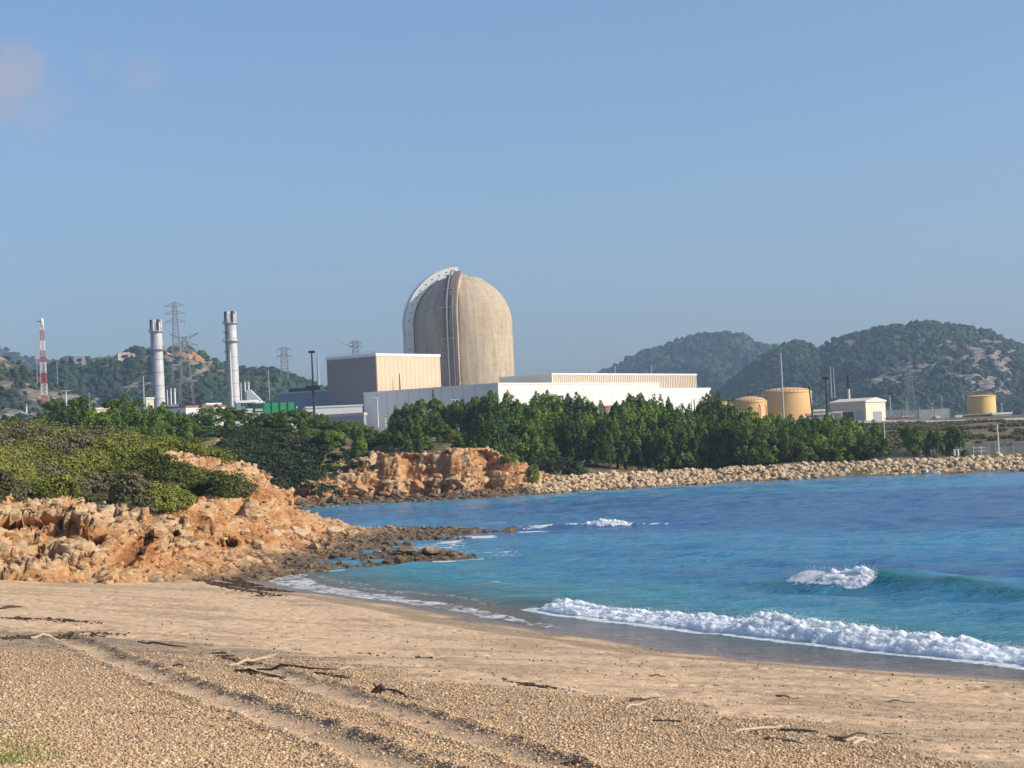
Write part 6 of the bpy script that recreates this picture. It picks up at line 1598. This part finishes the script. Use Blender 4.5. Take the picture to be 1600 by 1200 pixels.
# white pipe structure by the fence
p = at(1527, 706, 291); o = thing('pipe_gate', 'white pipe gate in the chain-link fence at right', 'gate', (p[0], 291, p[2] - .8))
for dx in (-.6, .6): MB().tube((p[0] + dx, 291, p[2] - .9), (p[0] + dx, 291, p[2] + .9), .05, n=6).build('post', MAT_WHITE, o)
for dz in (.1, .6): MB().tube((p[0] - .6, 291, p[2] + dz), (p[0] + 1.2, 291, p[2] + dz), .045, n=6).build('rail', MAT_WHITE, o)

# hilltop things -------------------------------------------------------------
def on_left_hill(px, py):
    # ridge point: put it a little in front of the crest
    return at(px, py, 1265)
for x, y, w_, h_, l in ((124, 566, 18, 9, 'roofless grey stone ruin on the hilltop at left'), (193, 560, 18, 8, 'left one of two pale houses on the hilltop'), (205, 562, 10, 8, 'right one of two pale houses on the hilltop')):
    p = on_left_hill(x, y); s = 1265 / F_PX; W, H_ = w_ * s, h_ * s; o = thing('hilltop_house', l, 'house', (p[0], 1265, p[2] - 3))
    MB().box((p[0], 1265, p[2] + H_ / 2 - 1.5), (W, 6, H_ + 3), .3).build('wall', MAT_CREAM if x != 124 else MAT_GREY, o)
    MB().box((p[0], 1265, p[2] + H_ + .25), (W + .5, 6.5, .5), .3).build('roof', MAT_CONC, o)
    MB().box((p[0] + W * .15, 1261.8, p[2] + H_ * .4), (W * .3, .5, H_ * .5), .3).build('opening', MAT_DARK, o)
# red rock outcrop on the hill crest
def outcrop():
    n = 26; m = []
    g = np.random.default_rng(77)
    pts = [(258, 560), (268, 558), (278, 556), (288, 560), (297, 562), (310, 562), (266, 568), (280, 568), (292, 570)]
    Vs = []; Fs = []; k = 0; T = []
    for x, y in pts:
        for _ in range(4):
            p = at(x + g.uniform(-5, 5), y + g.uniform(-4, 4), 1262 + g.uniform(-6, 10)); s = g.uniform(2.0, 4.4)
            me = BOULD[int(g.integers(10))]; co = np.empty(len(me.vertices) * 3, np.float32); me.vertices.foreach_get('co', co); co = co.reshape(-1, 3)
            Vs.append(co * (s, s, s * g.uniform(.9, 1.5)) + p); Fs.append(I2F + k); k += len(co); T.append(np.full(len(co), g.uniform(.05, .6)))
    o = link('red_rock_outcrop', mesh_np('red_rock_outcrop', np.concatenate(Vs), np.concatenate(Fs), MAT_ROCK, False, {'tone': np.concatenate(T), 'alg': np.zeros(k)})); tag(o, kind='structure')
outcrop()
# ------------------------------------------------------------------ driftwood and wrack
print('debris')
bzf = lambda x, y: float(beach_full(np.array([x]), np.array([y]))[0])
MAT_WOODD = m_plain('dark_driftwood', (.075, .05, .035), .9, var=.35, scale=6)
MAT_WOODP = m_plain('pale_driftwood', (.47, .37, .26), .85, var=.2, scale=6)
MAT_WOODM = m_plain('brown_driftwood', (.24, .155, .09), .9, var=.3, scale=6)
def stick(x0, y0, x1, y1, wpx, mat, label, fork=0, name='driftwood_stick', cat='driftwood'):
    a, b_ = hit(x0, y0, _bz), hit(x1, y1, _bz); d = np.linalg.norm((a + b_) / 2 - EYE); r = wpx * d / F_PX / 2
    P = []; n = 7; g = rng
    for i in range(n):
        f = i / (n - 1); p = a * (1 - f) + b_ * f; L_ = np.linalg.norm(b_ - a); p = p + np.array([g.normal(0, .018) * L_, g.normal(0, .03) * L_, 0]); p[2] = bzf(p[0], p[1]) + r * .75 + (.03 if i in (2, 3) else 0); P.append(p)
    m = MB(); m.path(P, [r * k for k in (.7, 1, 1.05, .95, .85, .65, .35)], 7)
    for k in range(fork):
        i = 3 + k; q = P[i]; s = 1 if k % 2 else -1; e = P[i + 1] * 1.0 + (P[i + 1] - P[i]) * 1.2 + np.array([0, s * .25 * np.linalg.norm(b_ - a) * .4, .05]); m.path([q, (q + e) / 2, e], [r * .6, r * .4, r * .2], 5)
    return build_top(m, name, mat, label, cat, smooth=True)
for a in [(400, 1043, 530, 1047, 4, MAT_WOODD, 'long dark driftwood branch lying where the tyre tracks meet the sand', 1),
          (525, 1047, 578, 1042, 2.5, MAT_WOODP, 'thin pale stick off the right end of the long dark branch', 0),
          (215, 1004, 292, 1012, 3, MAT_WOODD, 'dark twig on the shingle left of centre above the tyre tracks', 1),
          (352, 1041, 432, 1025, 4.5, MAT_WOODP, 'forked pale driftwood branch beside the weed heap', 2),
          (268, 1041, 298, 1042, 3, MAT_WOODD, 'short dark stick between the two tyre tracks', 0),
          (368, 1049, 445, 1057, 4, MAT_WOODD, 'dark knotted branch below the forked pale one', 1),
          (606, 1077, 656, 1095, 3.5, MAT_WOODD, 'dark stick slanting down right of the stump', 0),
          (425, 1000, 560, 997, 2, MAT_WOODP, 'long thin bleached reed lying across the sand', 0),
          (1148, 1142, 1236, 1135, 4.5, MAT_WOODP, 'bleached pale stick with dark weed at its right end', 0),
          (1308, 1152, 1392, 1147, 3, MAT_WOODD, 'dark straight stick, uppermost of the small pile at right', 0),
          (1332, 1165, 1372, 1157, 6, MAT_WOODP, 'stubby pale log, lowest of the small pile at right', 0),
          (1318, 1160, 1352, 1153, 4, MAT_WOODP, 'short pale stick in the middle of the small pile at right', 0),
          (968, 1099, 1030, 1091, 3.5, MAT_WOODD, 'dark stick above the pale forked piece right of centre', 0),
          (976, 1110, 1012, 1097, 4, MAT_WOODP, 'pale forked stick under the dark one right of centre', 1),
          (1212, 1088, 1249, 1091, 3.5, MAT_WOODM, 'brown stick lying alone on smooth sand at right', 0),
          (1015, 1057, 1041, 1057, 2.5, MAT_WOODD, 'small dark stick on the open sand near the surf', 0),
          (1125, 1126, 1145, 1124, 2.0, MAT_WOODD, 'tiny dark stick left of the brown one', 0),
          (1380, 1096, 1430, 1099, 2.2, MAT_WOODM, 'thin brown twig on sand toward the right edge', 0),
          (885, 1083, 912, 1079, 4, MAT_WOODP, 'short pale stick at the end of the dark weed strip', 0),
          (8, 1000, 110, 992, 3, MAT_WOODD, 'long dark branch at far left on the upper sand', 1),
          (40, 993, 184, 984, 2.6, MAT_WOODM, 'thin brown branch crossing over the dark one at far left', 1),
          (0, 951, 36, 949, 4, MAT_WOODD, 'dark plank at the left edge of the sand', 0),
          (48, 998, 100, 996, 4, MAT_WOODP, 'bleached log end lying under the branches at far left', 0)]:
    stick(*a[:7], fork=a[7])
p = hit(593, 1088, _bz); m = MB(); m.path([p + (-.12, 0, .03), p + (-.02, .02, .10), p + (.04, 0, .16), p + (.10, -.03, .10)], [.06, .075, .06, .03], 8); m.path([p + (0, 0, .1), p + (-.1, .05, .22)], [.03, .01], 6)
build_top(m, 'driftwood_stump', MAT_WOODD, 'small dark knotted stump on the ridge of the right tyre track', 'driftwood', smooth=True)
# dark weed (wrack): uncountable bits
MAT_WEED = m_leaf('dried_seaweed', [(.030, .020, .014), (.060, .040, .025), (.11, .075, .045)], 0)
def wrack():
    C = []; 
    def line(pts, n, spread, spz=1.0):
        P = [hit(x, y, _bz) for x, y in pts]; A = np.array(P); L_ = np.r_[0, np.cumsum(np.linalg.norm(np.diff(A, axis=0), axis=1))]
        t = rng.uniform(0, L_[-1], n); x = np.interp(t, L_, A[:, 0]) + rng.normal(0, spread, n); y = np.interp(t, L_, A[:, 1]) + rng.normal(0, spread * spz, n)
        k = fbm(x * 1.5, y * 1.5, 0, 2, 401) > -.15; C.append(np.stack([x, y], 1)[k])
    line([(798, 1062), (830, 1070), (872, 1079)], 700, .10); line([(340, 1020), (360, 1030), (400, 1038)], 260, .08); line([(1222, 1140), (1262, 1143)], 420, .07); line([(1300, 1150), (1320, 1160)], 120, .06)
    line([(936, 1085), (954, 1086)], 160, .035); line([(1026, 1127), (1054, 1128)], 240, .05); line([(1200, 1155), (1236, 1158)], 160, .06); line([(376, 1050), (446, 1060)], 300, .08); line([(500, 1052), (545, 1060)], 260, .10)
    line([(240, 902), (300, 906), (370, 915), (430, 924)], 1500, .45, .5); line([(260, 896), (340, 903), (400, 916)], 1100, .3, .5); line([(330, 912), (430, 932)], 500, .35, .4)
    line([(0, 998), (100, 994), (180, 990)], 260, .25); line([(560, 1020), (700, 1030)], 90, .3); line([(880, 1190), (905, 1195)], 60, .05); line([(0, 968), (60, 966), (120, 972)], 220, .5, .4); line([(200, 1110), (320, 1140)], 60, .3)
    q = np.concatenate(C); n0 = 900; a = R(1) * rng.uniform(-17, 17, n0); d = rng.uniform(16, 60, n0); q = np.concatenate([q, np.stack([d * np.sin(a), d * np.cos(a)], 1)]); n = len(q)
    ss = shore_s(q[:, 0], q[:, 1]); ok = ss > 1.5
    q = q[ok]; n = len(q); n0 = int(ok[-n0:].sum()); z = beach_full(q[:, 0], q[:, 1]); far = np.hypot(q[:, 0], q[:, 1]) / 30
    L_ = rng.uniform(.012, .05, n) * far ** .8; L_[-n0:] *= .45; S = np.stack([L_, L_ * rng.uniform(.15, .4, n), rng.uniform(.006, .02, n) * far], 1)
    V, Fc = blobs(np.c_[q, z + .012], S, rng.normal(0, .7, n), jit=.2)
    o = link('seaweed_wrack', mesh_np('seaweed_wrack', V, Fc, MAT_WEED, False, {'v': np.repeat(rng.uniform(0, 1, n), 12)})); tag(o, 'dried dark seaweed and twigs in strips and crumbs on the sand', 'seaweed', kind='stuff')
wrack()
# thin green weeds in the lower left corner
def corner_grass():
    n = 900; P = []
    for _ in range(n):
        x, y = rng.normal(20, 45), 1195 - abs(rng.normal(0, 22)); p = hit(x, max(1130, min(1260, y)), _bz, 10, 60); P.append(p)
    P = np.array(P); a = rng.uniform(0, 6.28, n); h = rng.uniform(.015, .045, n); w = .006
    dx, dy = np.cos(a), np.sin(a); V = np.stack([P + np.stack([dx * w, dy * w, 0 * a], 1), P - np.stack([dx * w, dy * w, 0 * a], 1), P + np.stack([dy * h * .8, -dx * h * .8, h + .02], 1)], 1).reshape(-1, 3)
    o = link('beach_grass', mesh_np('beach_grass', V, np.arange(n * 3).reshape(-1, 3), MAT_PINE_L, False, {'v': np.repeat(rng.uniform(.5, 1, n), 3)})); tag(o, 'sparse green weeds among the pebbles in the lower left corner', 'grass', kind='stuff')
corner_grass()
# white gull-like boat shape at the breakwater foot
p = atz(1457, 742, 0); o = thing('small_boat', 'tiny white boat drifting at the foot of the breakwater', 'boat', (p[0], p[1], 0)); Yb = p[1]; m = MB()
hl_ = 1.15; S_ = [(-1, .10), (-.6, .36), (0, .45), (.6, .42), (1, .34)]; bot = []; top = []
V = []
for s, w_ in S_: V += [(p[0] + s * hl_, Yb - w_, .34 + .08 * abs(s)), (p[0] + s * hl_, Yb - w_ * .6, -.08), (p[0] + s * hl_, Yb + w_ * .6, -.08), (p[0] + s * hl_, Yb + w_, .34 + .08 * abs(s))]
Fs = []
for i in range(4):
    for j in range(4): Fs.append((i * 4 + j, i * 4 + (j + 1) % 4, (i + 1) * 4 + (j + 1) % 4, (i + 1) * 4 + j))
Fs += [(3, 2, 1, 0), (16, 17, 18, 19)]
m.add(V, Fs); m.build('hull', MAT_WHITE, o); MB().box((p[0] + .5, Yb, .55), (.5, .4, .4)).build('engine', MAT_METAL, o); MB().box((p[0] + .1, Yb, .44), (.2, .7, .06)).build('seat', MAT_CREAM, o)
# ------------------------------------------------------------------ air
def haze():
    m = MB(); m.box((60, 1950, 165), (2100, 4300, 350))
    me = mesh_np('haze', np.concatenate(m.v), m.f)
    t = bpy.data.materials.new('air_haze'); t.use_nodes = True; n = t.node_tree; n.nodes.clear(); out = n.nodes.new('ShaderNodeOutputMaterial')
    v = n.nodes.new('ShaderNodeVolumePrincipled'); v.inputs['Color'].default_value = (.55, .74, 1, 1); v.inputs['Density'].default_value = HAZE; v.inputs['Anisotropy'].default_value = .2
    n.links.new(v.outputs[0], out.inputs['Volume']); me.materials.append(t)
    tag(link('haze', me), 'thin pale haze softening the far hills', 'haze', kind='stuff')
HAZE = .00019
haze()
print('script done')
